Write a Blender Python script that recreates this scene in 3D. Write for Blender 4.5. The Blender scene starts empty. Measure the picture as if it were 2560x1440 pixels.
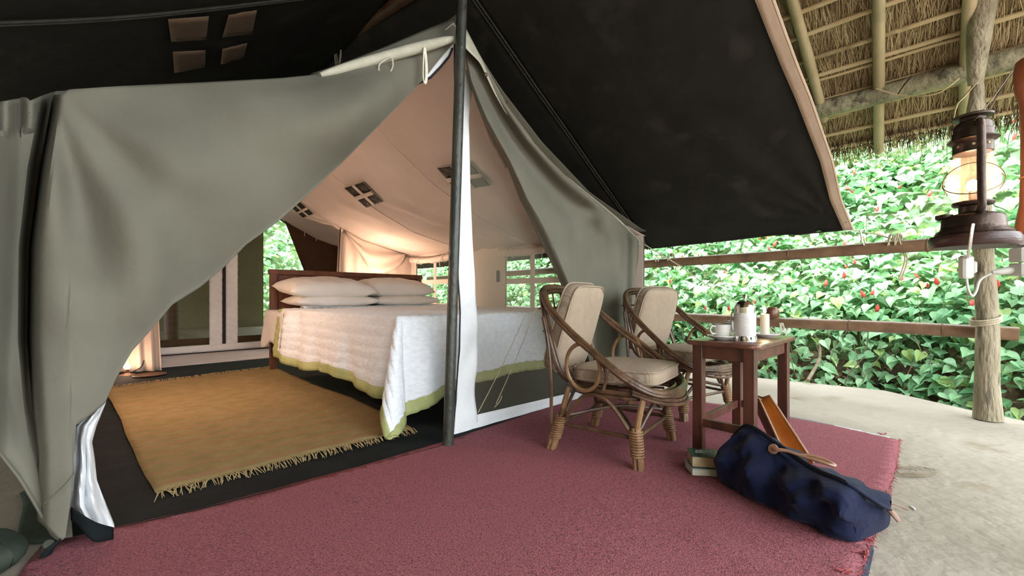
import bpy, math, random
from mathutils import Vector, Matrix, noise
V = Vector
random.seed(7)
PI = math.pi
# ------------------------------------------------------------------ camera, world, sun, exposure
F = 1060.0            # focal length in pixels of the 2560 px frame
H = 0.72              # camera height
HY = 741.0            # pixel row of the horizon
S = bpy.context.scene
COL = S.collection
cd = bpy.data.cameras.new('camera'); cam = bpy.data.objects.new('camera', cd); COL.objects.link(cam)
cam.location = (0, 0, H); cam.rotation_euler = (PI/2, 0, 0)
cd.sensor_width = 36.0; cd.lens = 36.0*F/2560.0; cd.shift_y = 21.0/2560.0; cd.clip_start = 0.02; cd.clip_end = 200
S.camera = cam
S.view_settings.view_transform = 'Standard'; S.view_settings.look = 'None'
S.view_settings.gamma = 1.0; S.view_settings.use_curve_mapping = False
S.view_settings.exposure = 1.32
wd = bpy.data.worlds.new('overcast_sky'); S.world = wd; wd.use_nodes = True
bg = wd.node_tree.nodes['Background']; bg.inputs[0].default_value = (0.90, 0.97, 1.0, 1); bg.inputs[1].default_value = 3.15
sl = bpy.data.lights.new('sun', 'SUN'); sl.energy = 5.5; sl.angle = math.radians(25); sl.color = (1.0, 0.98, 0.93)
sun = bpy.data.objects.new('sun', sl); COL.objects.link(sun); sun.location = (0, 0, 12)
sun.rotation_euler = V((0.45, 0.25, -1.0)).to_track_quat('-Z', 'Y').to_euler()

# ------------------------------------------------------------------ coordinates
O = V((-0.30, 2.186, 0)); U = V((0.7108, 0.7034, 0)); W = V((-0.7034, 0.7108, 0))   # tent axes: along the front, into the tent
def T(u, v, z=0.0): return O + U*u + W*v + V((0, 0, z))
def uv(p): q = V((p[0], p[1], 0)) - O; return q.dot(U), q.dot(W)
def ray(px, py): return V(((px-1280)/F, 1.0, (HY-py)/F))
def P(px, py, d): return V((0, 0, H)) + ray(px, py)*d
def G(px, py, z=0.0): return P(px, py, (z-H)/((HY-py)/F))
def plane(px, py, p0, n):
    r = ray(px, py); c = V((0, 0, H)); return c + r*((p0-c).dot(n)/r.dot(n))
def FP(px, py, v=0.0): return plane(px, py, T(0, v), W)
def UP(px, py, u=0.0): return plane(px, py, T(u, 0), U)

# ------------------------------------------------------------------ materials
def mat(name, c1, c2=None, rough=0.8, scale=8, detail=4, bump=0.0, bscale=60, metal=0.0, stretch=None, transl=0.0,
        spec=0.3, band=None, bdist=0.01, contrast=(0.35, 0.65), emit=None, c3=None, s3=40, f3=0.5, coords='Object', sheen=0):
    m = bpy.data.materials.new(name); m.use_nodes = True; nt = m.node_tree; N = nt.nodes; L = nt.links
    b = N['Principled BSDF']; out = N['Material Output']
    b.inputs['Roughness'].default_value = rough; b.inputs['Metallic'].default_value = metal
    b.inputs['Specular IOR Level'].default_value = spec
    if sheen: b.inputs['Sheen Weight'].default_value = sheen
    tc = N.new('ShaderNodeTexCoord'); mp = N.new('ShaderNodeMapping'); L.new(tc.outputs[coords], mp.inputs[0])
    if stretch: mp.inputs['Scale'].default_value = stretch
    col = None
    if c2:
        n = N.new('ShaderNodeTexNoise'); n.inputs['Scale'].default_value = scale; n.inputs['Detail'].default_value = detail
        L.new(mp.outputs[0], n.inputs['Vector'])
        r = N.new('ShaderNodeValToRGB'); r.color_ramp.elements[0].position = contrast[0]; r.color_ramp.elements[1].position = contrast[1]
        r.color_ramp.elements[0].color = (*c1, 1); r.color_ramp.elements[1].color = (*c2, 1)
        L.new(n.outputs[0], r.inputs[0]); col = r.outputs[0]
        if c3:
            n3 = N.new('ShaderNodeTexNoise'); n3.inputs['Scale'].default_value = s3; n3.inputs['Detail'].default_value = 3
            L.new(mp.outputs[0], n3.inputs['Vector'])
            mr = N.new('ShaderNodeValToRGB'); mr.color_ramp.elements[0].position = f3; mr.color_ramp.elements[1].position = f3+0.12
            L.new(n3.outputs[0], mr.inputs[0])
            mx = N.new('ShaderNodeMixRGB'); L.new(mr.outputs[0], mx.inputs[0]); L.new(col, mx.inputs[1]); mx.inputs[2].default_value = (*c3, 1)
            col = mx.outputs[0]
    if band:     # (axis scale vector, wave scale, colour, width threshold)
        mp2 = N.new('ShaderNodeMapping'); L.new(tc.outputs[coords], mp2.inputs[0]); mp2.inputs['Rotation'].default_value = band[0]
        w = N.new('ShaderNodeTexWave'); w.inputs['Scale'].default_value = band[1]; w.inputs['Distortion'].default_value = band[4]; w.inputs['Detail'].default_value = 2
        w.inputs['Detail Scale'].default_value = 1.5
        L.new(mp2.outputs[0], w.inputs['Vector'])
        wr = N.new('ShaderNodeValToRGB'); wr.color_ramp.elements[0].position = band[3]; wr.color_ramp.elements[1].position = min(1, band[3]+0.15)
        L.new(w.outputs['Color'], wr.inputs[0])
        mx = N.new('ShaderNodeMixRGB'); L.new(wr.outputs[0], mx.inputs[0])
        if col: L.new(col, mx.inputs[1])
        else: mx.inputs[1].default_value = (*c1, 1)
        mx.inputs[2].default_value = (*band[2], 1); col = mx.outputs[0]
    if col: L.new(col, b.inputs['Base Color'])
    else: b.inputs['Base Color'].default_value = (*c1, 1)
    bout = None
    if bump:
        n2 = N.new('ShaderNodeTexNoise'); n2.inputs['Scale'].default_value = bscale; n2.inputs['Detail'].default_value = 5
        L.new(mp.outputs[0], n2.inputs['Vector'])
        bp = N.new('ShaderNodeBump'); bp.inputs['Strength'].default_value = bump; bp.inputs['Distance'].default_value = bdist
        L.new(n2.outputs[0], bp.inputs['Height']); L.new(bp.outputs[0], b.inputs['Normal']); bout = bp.outputs[0]
    if emit:
        b.inputs['Emission Color'].default_value = (*emit[0], 1); b.inputs['Emission Strength'].default_value = emit[1]
    if transl:
        t = N.new('ShaderNodeBsdfTranslucent'); mx = N.new('ShaderNodeMixShader'); mx.inputs[0].default_value = transl
        if col: L.new(col, t.inputs[0])
        else: t.inputs[0].default_value = (*c1, 1)
        if bout: L.new(bout, t.inputs['Normal'])
        L.new(b.outputs[0], mx.inputs[1]); L.new(t.outputs[0], mx.inputs[2]); L.new(mx.outputs[0], out.inputs[0])
    return m
def sheer(name, c, opaque, tint=(1, 1, 1)):
    m = bpy.data.materials.new(name); m.use_nodes = True; nt = m.node_tree; N = nt.nodes; L = nt.links
    N.remove(N['Principled BSDF']); out = N['Material Output']
    d = N.new('ShaderNodeBsdfDiffuse'); d.inputs[0].default_value = (*c, 1)
    t = N.new('ShaderNodeBsdfTransparent'); t.inputs[0].default_value = (*tint, 1)
    x = N.new('ShaderNodeMixShader'); x.inputs[0].default_value = opaque
    L.new(t.outputs[0], x.inputs[1]); L.new(d.outputs[0], x.inputs[2]); L.new(x.outputs[0], out.inputs[0])
    return m
M = {}
M['canvas'] = mat('canvas', (0.138, 0.131, 0.103), (0.166, 0.158, 0.126), 0.9, 3, 5, 0.25, 45, transl=0.06, spec=0.1, bdist=0.006)
M['canvas_hem'] = mat('canvas_hem', (0.50, 0.47, 0.38), (0.58, 0.55, 0.45), 0.9, 20, 3, 0.3, 120, spec=0.1, transl=0.15)
M['lining'] = mat('lining', (0.68, 0.60, 0.55), (0.74, 0.66, 0.61), 0.95, 2, 4, 0.25, 12, transl=0.25, spec=0.05, bdist=0.02)
M['curtain'] = mat('curtain', (0.62, 0.53, 0.47), (0.69, 0.60, 0.53), 0.95, 2, 4, 0.2, 14, transl=0.3, spec=0.05, bdist=0.02)
M['white_band'] = mat('white_band', (0.80, 0.82, 0.85), (0.86, 0.88, 0.90), 0.85, 8, 3, 0.35, 28, spec=0.1, transl=0.15, bdist=0.012)
M['zip'] = mat('zip', (0.008, 0.008, 0.012), (0.02, 0.02, 0.03), 0.5, 200, 2, 0.4, 300)
M['brown_flap'] = mat('brown_flap', (0.085, 0.048, 0.030), (0.105, 0.06, 0.038), 0.9, 6, 4, 0.2, 60, spec=0.1, transl=0.1)
M['fly'] = mat('fly', (0.0185, 0.0178, 0.0158), (0.0245, 0.0235, 0.0208), 0.85, 5, 6, 0.5, 14, spec=0.15, bdist=0.01, c3=(0.036, 0.033, 0.028), s3=4, f3=0.58)
M['fly_seam'] = mat('fly_seam', (0.03, 0.03, 0.026), (0.045, 0.044, 0.036), 0.7, 30, 3, 0.3, 100)
M['fly_hem'] = mat('fly_hem', (0.58, 0.45, 0.35), (0.66, 0.52, 0.41), 0.9, 6, 5, 0.3, 50, spec=0.1)
M['fly_patch'] = mat('fly_patch', (0.13, 0.085, 0.055), (0.16, 0.10, 0.065), 0.9, 10, 3, 0.2, 50)
M['skylight'] = mat('skylight', (0.014, 0.012, 0.008), (0.028, 0.023, 0.015), 0.7, 14, 3, 0.6, 22, bdist=0.02)
M['net'] = sheer('net', (0.20, 0.19, 0.14), 0.30)
M['net_window'] = sheer('net_window', (0.10, 0.12, 0.08), 0.18)
M['pole'] = mat('pole', (0.028, 0.032, 0.026), (0.055, 0.056, 0.045), 0.4, 12, 6, 0.35, 60, stretch=(1, 1, 0.5), metal=0.0, c3=(0.018, 0.016, 0.013), s3=55, f3=0.58, spec=0.5)
M['dark_wood'] = mat('dark_wood', (0.06, 0.028, 0.016), (0.12, 0.055, 0.03), 0.5, 6, 6, 0.2, 30, stretch=(1, 1, 5))
M['bed_wood'] = mat('bed_wood', (0.085, 0.032, 0.016), (0.145, 0.055, 0.026), 0.4, 3, 6, 0.1, 30, stretch=(6, 6, 1.5))
M['quilt'] = mat('quilt', (0.76, 0.785, 0.83), (0.85, 0.87, 0.91), 0.9, 26, 5, 0.5, 55, stretch=(1, 1, 2.2), spec=0.1, bdist=0.012, sheen=0.2)
M['quilt_hem'] = mat('quilt_hem', (0.34, 0.36, 0.15), (0.44, 0.455, 0.21), 0.85, 8, 4, 0.3, 40, spec=0.15)
M['sheet'] = mat('sheet', (0.70, 0.67, 0.66), (0.76, 0.73, 0.72), 0.9, 4, 4, 0.25, 9, spec=0.1, bdist=0.03, transl=0.1)
M['pillow'] = mat('pillow', (0.72, 0.69, 0.65), (0.78, 0.75, 0.71), 0.9, 4, 4, 0.35, 8, spec=0.1, bdist=0.03)
M['groundsheet'] = mat('groundsheet', (0.006, 0.008, 0.009), (0.011, 0.014, 0.015), 0.85, 6, 5, 0.4, 18, spec=0.12, c3=(0.02, 0.023, 0.024), s3=9, f3=0.68)
M['cotton_floor'] = mat('cotton_floor', (0.55, 0.50, 0.52), (0.64, 0.59, 0.60), 0.9, 5, 4, 0.3, 20)
M['rug'] = mat('rug', (0.235, 0.170, 0.074), (0.29, 0.212, 0.098), 0.95, 14, 5, 0.5, 120, spec=0.05, stretch=(1, 1, 1),
               band=((0, 0, math.radians(45.3)), 2.4, (0.33, 0.165, 0.10), 0.90, 1.2))
M['rug_fringe'] = mat('rug_fringe', (0.32, 0.23, 0.11), (0.44, 0.33, 0.17), 0.95, 60, 2, 0.2, 100)
M['carpet'] = mat('carpet', (0.21, 0.068, 0.082), (0.37, 0.135, 0.155), 0.95, 210, 5, 0.6, 300, spec=0.05, contrast=(0.36, 0.62), c3=(0.10, 0.06, 0.064), s3=150, f3=0.57)
M['carpet_edge'] = mat('carpet_edge', (0.26, 0.05, 0.055), (0.34, 0.085, 0.09), 0.95, 60, 2)
M['tarp'] = mat('tarp', (0.05, 0.075, 0.11), (0.09, 0.12, 0.16), 0.5, 9, 3, 0.3, 20)
M['plastic'] = mat('plastic', (0.55, 0.6, 0.68), (0.75, 0.8, 0.86), 0.3, 20, 3, 0.6, 30)
M['mud'] = mat('mud', (0.325, 0.28, 0.232), (0.41, 0.36, 0.305), 0.95, 1.6, 8, 0.6, 22, spec=0.1, bdist=0.012, c3=(0.30, 0.25, 0.185), s3=3.2, f3=0.60)
M['mud_wall'] = mat('mud_wall', (0.23, 0.20, 0.12), (0.29, 0.25, 0.155), 0.95, 2, 7, 0.7, 25, spec=0.1, bdist=0.02)
M['soil'] = mat('soil', (0.09, 0.06, 0.04), (0.21, 0.16, 0.11), 1.0, 12, 8, 1.0, 40, spec=0.05, bdist=0.03)
M['hill_soil'] = mat('hill_soil', (0.10, 0.16, 0.06), (0.16, 0.24, 0.10), 1.0, 10, 6, 1.0, 20, bdist=0.03)
M['straw'] = mat('straw', (0.34, 0.24, 0.12), (0.56, 0.42, 0.24), 0.9, 40, 5, 1.0, 90, spec=0.1, stretch=(6, 6, 1), bdist=0.02)
M['straw_light'] = mat('straw_light', (0.50, 0.37, 0.20), (0.70, 0.55, 0.33), 0.85, 6, 3, spec=0.2)
M['straw_dark'] = mat('straw_dark', (0.24, 0.16, 0.09), (0.38, 0.27, 0.15), 0.85, 6, 3, spec=0.2)
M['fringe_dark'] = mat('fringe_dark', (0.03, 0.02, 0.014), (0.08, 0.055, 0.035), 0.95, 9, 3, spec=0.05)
M['batten'] = mat('batten', (0.52, 0.39, 0.22), (0.64, 0.50, 0.30), 0.55, 6, 5, 0.2, 50, c3=(0.25, 0.19, 0.10), s3=5, f3=0.58)
M['rafter'] = mat('rafter', (0.36, 0.28, 0.165), (0.50, 0.39, 0.24), 0.55, 3, 5, 0.25, 30, stretch=(1, 1, 1), c3=(0.27, 0.24, 0.14), s3=3, f3=0.55)
M['log'] = mat('log', (0.23, 0.19, 0.125), (0.38, 0.33, 0.235), 0.85, 5, 7, 0.8, 24, stretch=(3, 3, 0.7), c3=(0.15, 0.125, 0.085), s3=9, f3=0.56, bdist=0.02)
M['beam_log'] = mat('beam_log', (0.21, 0.185, 0.12), (0.37, 0.33, 0.22), 0.85, 9, 7, 0.9, 30, c3=(0.12, 0.10, 0.07), s3=14, f3=0.56, bdist=0.02)
M['bamboo'] = mat('bamboo', (0.17, 0.095, 0.055), (0.28, 0.165, 0.10), 0.42, 5, 5, 0.15, 60, spec=0.5, stretch=(2, 2, 2))
M['bamboo_node'] = mat('bamboo_node', (0.13, 0.075, 0.045), (0.20, 0.12, 0.07), 0.6, 20, 3)
M['rope'] = mat('rope', (0.45, 0.38, 0.27), (0.58, 0.50, 0.37), 0.9, 40, 3, 0.6, 200)
M['white_cord'] = mat('white_cord', (0.72, 0.68, 0.58), (0.80, 0.76, 0.66), 0.85, 40, 3, 0.4, 200)
M['rattan'] = mat('rattan', (0.055, 0.029, 0.016), (0.13, 0.068, 0.034), 0.35, 14, 5, 0.25, 60, spec=0.5, c3=(0.05, 0.028, 0.016), s3=18, f3=0.57)
M['rattan_light'] = mat('rattan_light', (0.15, 0.078, 0.036), (0.27, 0.15, 0.07), 0.35, 10, 5, 0.2, 60, spec=0.5, c3=(0.09, 0.045, 0.022), s3=16, f3=0.58)
M['rattan_bind'] = mat('rattan_bind', (0.16, 0.085, 0.04), (0.25, 0.14, 0.07), 0.5, 30, 3)
M['cushion'] = mat('cushion', (0.345, 0.275, 0.21), (0.39, 0.315, 0.24), 0.95, 30, 3, 0.4, 220, spec=0.05,
                   band=((0, 0, 0), 52.0, (0.29, 0.225, 0.165), 0.55, 0.0))
M['table_wood'] = mat('table_wood', (0.055, 0.018, 0.011), (0.115, 0.038, 0.022), 0.38, 4, 6, 0.15, 40, stretch=(5, 5, 1), spec=0.5)
M['table_top'] = mat('table_top', (0.09, 0.038, 0.025), (0.16, 0.068, 0.042), 0.3, 4, 6, 0.1, 40, stretch=(1, 6, 1), spec=0.5)
M['ceramic'] = mat('ceramic', (0.74, 0.74, 0.72), None, 0.12, spec=0.5)
M['dark_rim'] = mat('dark_rim', (0.03, 0.035, 0.035), None, 0.2)
M['chrome'] = mat('chrome', (0.82, 0.82, 0.84), None, 0.08, metal=1.0)
M['cozy'] = mat('cozy', (0.70, 0.69, 0.70), (0.78, 0.77, 0.77), 0.9, 10, 3, 0.5, 90, stretch=(1, 1, 3))
M['wax'] = mat('wax', (0.86, 0.80, 0.68), None, 0.4, transl=0.35)
M['flame'] = mat('flame', (1, 0.8, 0.5), None, emit=((1.0, 0.72, 0.35), 30))
M['coconut'] = mat('coconut', (0.09, 0.03, 0.014), (0.17, 0.06, 0.03), 0.3, 20, 4, 0.3, 40, spec=0.6)
M['corduroy'] = mat('corduroy', (0.0035, 0.006, 0.021), (0.0055, 0.009, 0.032), 0.8, 6, 3, 0.25, 60, spec=0.12, sheen=0.06,
                    band=((0, 0, 0), 60.0, (0.004, 0.007, 0.03), 0.6, 0.2))
M['leather_tan'] = mat('leather_tan', (0.46, 0.21, 0.055), (0.58, 0.28, 0.08), 0.5, 10, 4, 0.2, 80)
M['leather_brown'] = mat('leather_brown', (0.13, 0.055, 0.03), (0.20, 0.09, 0.05), 0.4, 10, 4, 0.2, 80, spec=0.5)
M['handle_leather'] = mat('handle_leather', (0.24, 0.12, 0.07), (0.36, 0.20, 0.13), 0.28, 10, 4, 0.1, 80, spec=0.6)
M['paper'] = mat('paper', (0.52, 0.42, 0.25), (0.62, 0.51, 0.33), 0.9, 4, 3, 0.5, 60, stretch=(1, 1, 30))
M['paper_white'] = mat('paper_white', (0.62, 0.60, 0.48), (0.72, 0.70, 0.58), 0.9, 4, 3, 0.5, 60, stretch=(1, 1, 30))
M['cover_green'] = mat('cover_green', (0.012, 0.035, 0.028), (0.02, 0.05, 0.04), 0.25, 10, 3, spec=0.6)
M['cover_blue'] = mat('cover_blue', (0.35, 0.45, 0.50), (0.42, 0.52, 0.56), 0.35, 10, 3, spec=0.5)
M['print_pale'] = mat('print_pale', (0.62, 0.68, 0.64), None, 0.5)
M['lantern'] = mat('lantern', (0.045, 0.030, 0.024), (0.085, 0.058, 0.045), 0.38, 9, 5, 0.25, 40, metal=0.7, spec=0.5, c3=(0.12, 0.06, 0.04), s3=14, f3=0.62)
M['lantern_wood'] = mat('lantern_wood', (0.045, 0.020, 0.018), (0.09, 0.04, 0.033), 0.4, 5, 5, 0.2, 40, stretch=(1, 1, 4), spec=0.5)
M['post_wood'] = mat('post_wood', (0.16, 0.055, 0.025), (0.28, 0.10, 0.045), 0.45, 5, 5, 0.2, 40, stretch=(4, 4, 1), spec=0.5)
M['white_plastic'] = mat('white_plastic', (0.66, 0.66, 0.62), None, 0.35)
M['bulb'] = mat('bulb', (1, 0.9, 0.8), None, emit=((1.0, 0.80, 0.55), 22))
M['bulb_dim'] = mat('bulb_dim', (1, 0.9, 0.8), None, emit=((1.0, 0.62, 0.38), 12))
M['wire'] = mat('wire', (0.12, 0.09, 0.06), None, 0.4, metal=0.8)
M['camo'] = mat('camo', (0.02, 0.03, 0.022), (0.05, 0.06, 0.045), 0.8, 6, 3, 0.4, 30)
M['leaf_a'] = mat('leaf_a', (0.25, 0.50, 0.25), (0.38, 0.62, 0.35), 0.42, 1.3, 3, transl=0.25, spec=0.5)
M['leaf_b'] = mat('leaf_b', (0.14, 0.36, 0.16), (0.25, 0.48, 0.25), 0.42, 1.3, 3, transl=0.25, spec=0.5)
M['leaf_c'] = mat('leaf_c', (0.42, 0.60, 0.20), (0.50, 0.68, 0.28), 0.42, 1.3, 3, transl=0.35, spec=0.4)
M['flower'] = mat('flower', (0.62, 0.05, 0.04), (0.74, 0.10, 0.08), 0.5, 8, 2, transl=0.2)
M['twig'] = mat('twig', (0.16, 0.12, 0.075), (0.30, 0.24, 0.16), 0.9, 12, 3)
M['dead_leaf'] = mat('dead_leaf', (0.16, 0.10, 0.055), (0.30, 0.22, 0.14), 0.9, 12, 3)
g = bpy.data.materials.new('glass'); g.use_nodes = True; nt = g.node_tree
pb = nt.nodes['Principled BSDF']; pb.inputs['Roughness'].default_value = 0.05; pb.inputs['Base Color'].default_value = (0.55, 0.46, 0.36, 1)
tr = nt.nodes.new('ShaderNodeBsdfTransparent'); tr.inputs[0].default_value = (1, 0.97, 0.92, 1); mx = nt.nodes.new('ShaderNodeMixShader'); mx.inputs[0].default_value = 0.20
nt.links.new(tr.outputs[0], mx.inputs[1]); nt.links.new(pb.outputs[0], mx.inputs[2]); nt.links.new(mx.outputs[0], nt.nodes['Material Output'].inputs[0])
M['glass'] = g

# ------------------------------------------------------------------ mesh helpers
class MB:
    def __init__(s): s.v = []; s.f = []
    def add(s, vs, fs):
        n = len(s.v); s.v += [V(p) for p in vs]; s.f += [tuple(i+n for i in f) for f in fs]; return s
    def box(s, c, size, R=None, bev=0.0):
        hx, hy, hz = size[0]/2, size[1]/2, size[2]/2; R = R or Matrix.Identity(3); c = V(c)
        if bev:
            b = min(bev, hx*.9, hy*.9, hz*.9); vs = []; 
            for z, k in ((-hz, b), (-hz+b, 0), (hz-b, 0), (hz, b)):
                x, y = hx-k, hy-k; q = b if k == 0 else b*0.4
                vs += [(-x+q, -y, z), (x-q, -y, z), (x, -y+q, z), (x, y-q, z), (x-q, y, z), (-x+q, y, z), (-x, y-q, z), (-x, -y+q, z)]
            fs = [tuple(range(7, -1, -1)), tuple(range(24, 32))]
            for l in range(3):
                for i in range(8): fs.append((l*8+i, l*8+(i+1) % 8, l*8+8+(i+1) % 8, l*8+8+i))
            return s.add([c + R @ V(p) for p in vs], fs)
        vs = [(-hx,-hy,-hz),(hx,-hy,-hz),(hx,hy,-hz),(-hx,hy,-hz),(-hx,-hy,hz),(hx,-hy,hz),(hx,hy,hz),(-hx,hy,hz)]
        return s.add([c + R @ V(p) for p in vs], [(3,2,1,0),(4,5,6,7),(0,1,5,4),(1,2,6,5),(2,3,7,6),(3,0,4,7)])
    def tube(s, pts, r, seg=8, closed=False, smooth=0, flat=1.0, cap=True):
        pts = [V(p) for p in pts]
        if smooth:
            rr = r if isinstance(r, (list, tuple)) else [r]*len(pts)
            pts, r = spline(pts, rr, smooth, closed)
        n = len(pts); rr = r if isinstance(r, (list, tuple)) else [r]*n
        vs = []; up = None
        for i in range(n):
            if closed: t = pts[(i+1) % n] - pts[i-1]
            else: t = pts[min(i+1, n-1)] - pts[max(i-1, 0)]
            if t.length < 1e-9: t = V((0, 0, 1))
            t.normalize()
            if up is None: up = V((0, 0, 1)) if abs(t.z) < 0.9 else V((1, 0, 0))
            a = t.cross(up)
            if a.length < 1e-4: a = t.cross(V((0.3, 1, 0.1)))
            a.normalize(); b = a.cross(t); up = b
            for k in range(seg):
                th = 2*PI*k/seg; vs.append(pts[i] + a*(math.cos(th)*rr[i]) + b*(math.sin(th)*rr[i]*flat))
        fs = []
        for i in range(n if closed else n-1):
            j = (i+1) % n
            for k in range(seg): fs.append((i*seg+k, i*seg+(k+1) % seg, j*seg+(k+1) % seg, j*seg+k))
        if not closed and cap: fs += [tuple(range(seg-1, -1, -1)), tuple((n-1)*seg+k for k in range(seg))]
        return s.add(vs, fs)
    def lathe(s, prof, c=(0, 0, 0), seg=24, R=None, sx=1.0, closed=False):
        c = V(c); R = R or Matrix.Identity(3); vs = []
        for r, z in prof:
            for k in range(seg):
                th = 2*PI*k/seg; vs.append(c + R @ V((r*math.cos(th)*sx, r*math.sin(th), z)))
        fs = []; n = len(prof)
        for i in range(n-1 if not closed else n):
            j = (i+1) % n
            for k in range(seg): fs.append((i*seg+k, i*seg+(k+1) % seg, j*seg+(k+1) % seg, j*seg+k))
        if not closed:
            if prof[0][0] > 1e-5: fs.append(tuple(range(seg-1, -1, -1)))
            if prof[-1][0] > 1e-5: fs.append(tuple((n-1)*seg+k for k in range(seg)))
        return s.add(vs, fs)
    def grid(s, fn, nu, nv, wrapu=False):
        vs = [fn(i/nu, j/nv) for j in range(nv+1) for i in range(nu+1)]
        fs = [(j*(nu+1)+i, j*(nu+1)+i+1, (j+1)*(nu+1)+i+1, (j+1)*(nu+1)+i) for j in range(nv) for i in range(nu)]
        return s.add(vs, fs)
    def poly(s, pts, th=0.0, n=V((0, 0, 1))):
        pts = [V(p) for p in pts]; k = len(pts)
        if not th: return s.add(pts, [tuple(range(k))])
        vs = pts + [p + n*th for p in pts]
        return s.add(vs, [tuple(range(k-1, -1, -1)), tuple(range(k, 2*k))] + [(i, (i+1) % k, k+(i+1) % k, k+i) for i in range(k)])
    def build(s, name, m, parent=None, local=False, smooth=True, solid=0.0, sub=0):
        me = bpy.data.meshes.new(name); off = V((0, 0, 0))
        if parent is not None and not local:
            q = parent
            while q is not None: off = off + q.location; q = q.parent
        me.from_pydata([tuple(p-off) for p in s.v], [], s.f)
        me.materials.append(M[m] if isinstance(m, str) else m)
        if smooth:
            me.polygons.foreach_set('use_smooth', [True]*len(me.polygons))
            try: me.set_sharp_from_angle(angle=math.radians(42))
            except Exception: pass
        me.update()
        o = bpy.data.objects.new(name, me); COL.objects.link(o)
        if parent is not None: o.parent = parent
        if solid:
            md = o.modifiers.new('thick', 'SOLIDIFY'); md.thickness = solid; md.offset = 0
        if sub:
            md = o.modifiers.new('sub', 'SUBSURF'); md.levels = sub; md.render_levels = sub
        return o
def spline(pts, rr, k, closed=False):
    n = len(pts); out = []; ro = []
    def g(i): return pts[i % n] if closed else pts[max(0, min(n-1, i))]
    def gr(i): return rr[i % n] if closed else rr[max(0, min(n-1, i))]
    for i in range(n if closed else n-1):
        p0, p1, p2, p3 = g(i-1), g(i), g(i+1), g(i+2)
        for j in range(k):
            t = j/k
            out.append(0.5*((2*p1)+(p2-p0)*t+(2*p0-5*p1+4*p2-p3)*t*t+(3*p1-p0-3*p2+p3)*t**3)); ro.append(gr(i)*(1-t)+gr(i+1)*t)
    if not closed: out.append(pts[-1]); ro.append(rr[-1])
    return out, ro
def empty(name, loc=(0, 0, 0), rz=0.0):
    o = bpy.data.objects.new(name, None); COL.objects.link(o); o.location = loc; o.rotation_euler = (0, 0, rz); o.empty_display_size = 0.05; return o
def tag(o, label=None, cat=None, group=None, kind=None):
    if label: o['label'] = label
    if cat: o['category'] = cat
    if group: o['group'] = group
    if kind: o['kind'] = kind
    return o
def copy_tree(o, parent=None):
    c = o.copy(); COL.objects.link(c)
    if parent is not None: c.parent = parent
    for ch in list(o.children): copy_tree(ch, c)
    return c
def interp(tab, x):
    if x <= tab[0][0]: return tab[0][1]
    for (a, b), (c, d) in zip(tab, tab[1:]):
        if x <= c: return b + (d-b)*(x-a)/(c-a) if c > a else d
    return tab[-1][1]
def sm(a, b, x): t = max(0.0, min(1.0, (x-a)/(b-a))); return t*t*(3-2*t)
def nz(*p): return noise.noise(V(p))
def Rz(a): return Matrix.Rotation(a, 3, 'Z')
def frame(t, up=V((0, 0, 1))):     # 3x3 with x = t
    t = t.normalized(); y = up.cross(t).normalized(); z = t.cross(y); return Matrix((t, y, z)).transposed()
UWR = Matrix((U, W, V((0, 0, 1)))).transposed()      # tent axes as a rotation
# ================================================================== SETTING
# mud floor slab (edge follows the kerb towards the hill)
edge = [G(1500, 905), G(1890, 944), G(2210, 976), G(2430, 1026), G(2560, 1052)]
edge = [T(3.1, 9)] + [T(3.0, 3)] + edge + [T(2.2, -5.0), T(1.6, -9)]
fl = MB(); outline = edge + [T(-7, -9), T(-7, 9)]
fl.poly([p - V((0, 0, 0.12)) for p in outline], 0.12)
o = fl.build('floor', 'mud', smooth=False); tag(o, kind='structure')
o = MB().poly([T(-30, -30, -0.14), T(30, -30, -0.14), T(30, 30, -0.14), T(-30, 30, -0.14)]).build('ground', 'soil', smooth=False); tag(o, kind='structure')
# hillside
def hillz(u, v):
    e = interp([(-6, 2.3), (-2.1, 2.55), (-1.46, 2.98), (-0.6, 2.9), (3, 3.05), (9, 3.1)], v)
    d = u - e
    z = -0.10 + 0.12*sm(0, 0.5, d) + max(0, d-0.25)*0.92
    # the land also climbs behind the tent
    dv = v - 7.6
    z2 = -0.10 + max(0, dv)*0.95
    k = sm(-4.6, -3.0, v); z = -0.10*(1-k) + z*k if v < -3 else z
    return max(z, z2) + 0.22*nz(u*0.7, v*0.7, 3)*sm(0.3, 1.5, max(d, dv))
hb = MB()
hb.grid(lambda a, b: T(-9 + 18*a, -8 + 24*b, hillz(-9+18*a, -8+24*b)-0.04) if True else None, 90, 120)
# drop the part under the terrace
keep = []
for f in hb.f:
    c = sum((hb.v[i] for i in f), V((0, 0, 0)))/4; uu, vv = uv(c)
    if uu > 2.2 or vv > 7.0: keep.append(f)
hb.f = keep
hill = hb.build('hillside', 'hill_soil'); tag(hill, kind='structure')

def etab(v): return interp([(-6, 2.3), (-2.1, 2.55), (-1.46, 2.98), (-0.6, 2.9), (3, 3.05), (9, 3.1)], v)
def foot(a, b):
    v = -4.5+13*a; u = etab(v)-.08+.50*b; return T(u, v, hillz(u, v)-.02+.03*nz(u*6, v*6, 2)+.012*sm(0, .3, b))
o = MB().grid(foot, 200, 12).build('soil_bank', 'soil'); tag(o, kind='structure')
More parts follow.
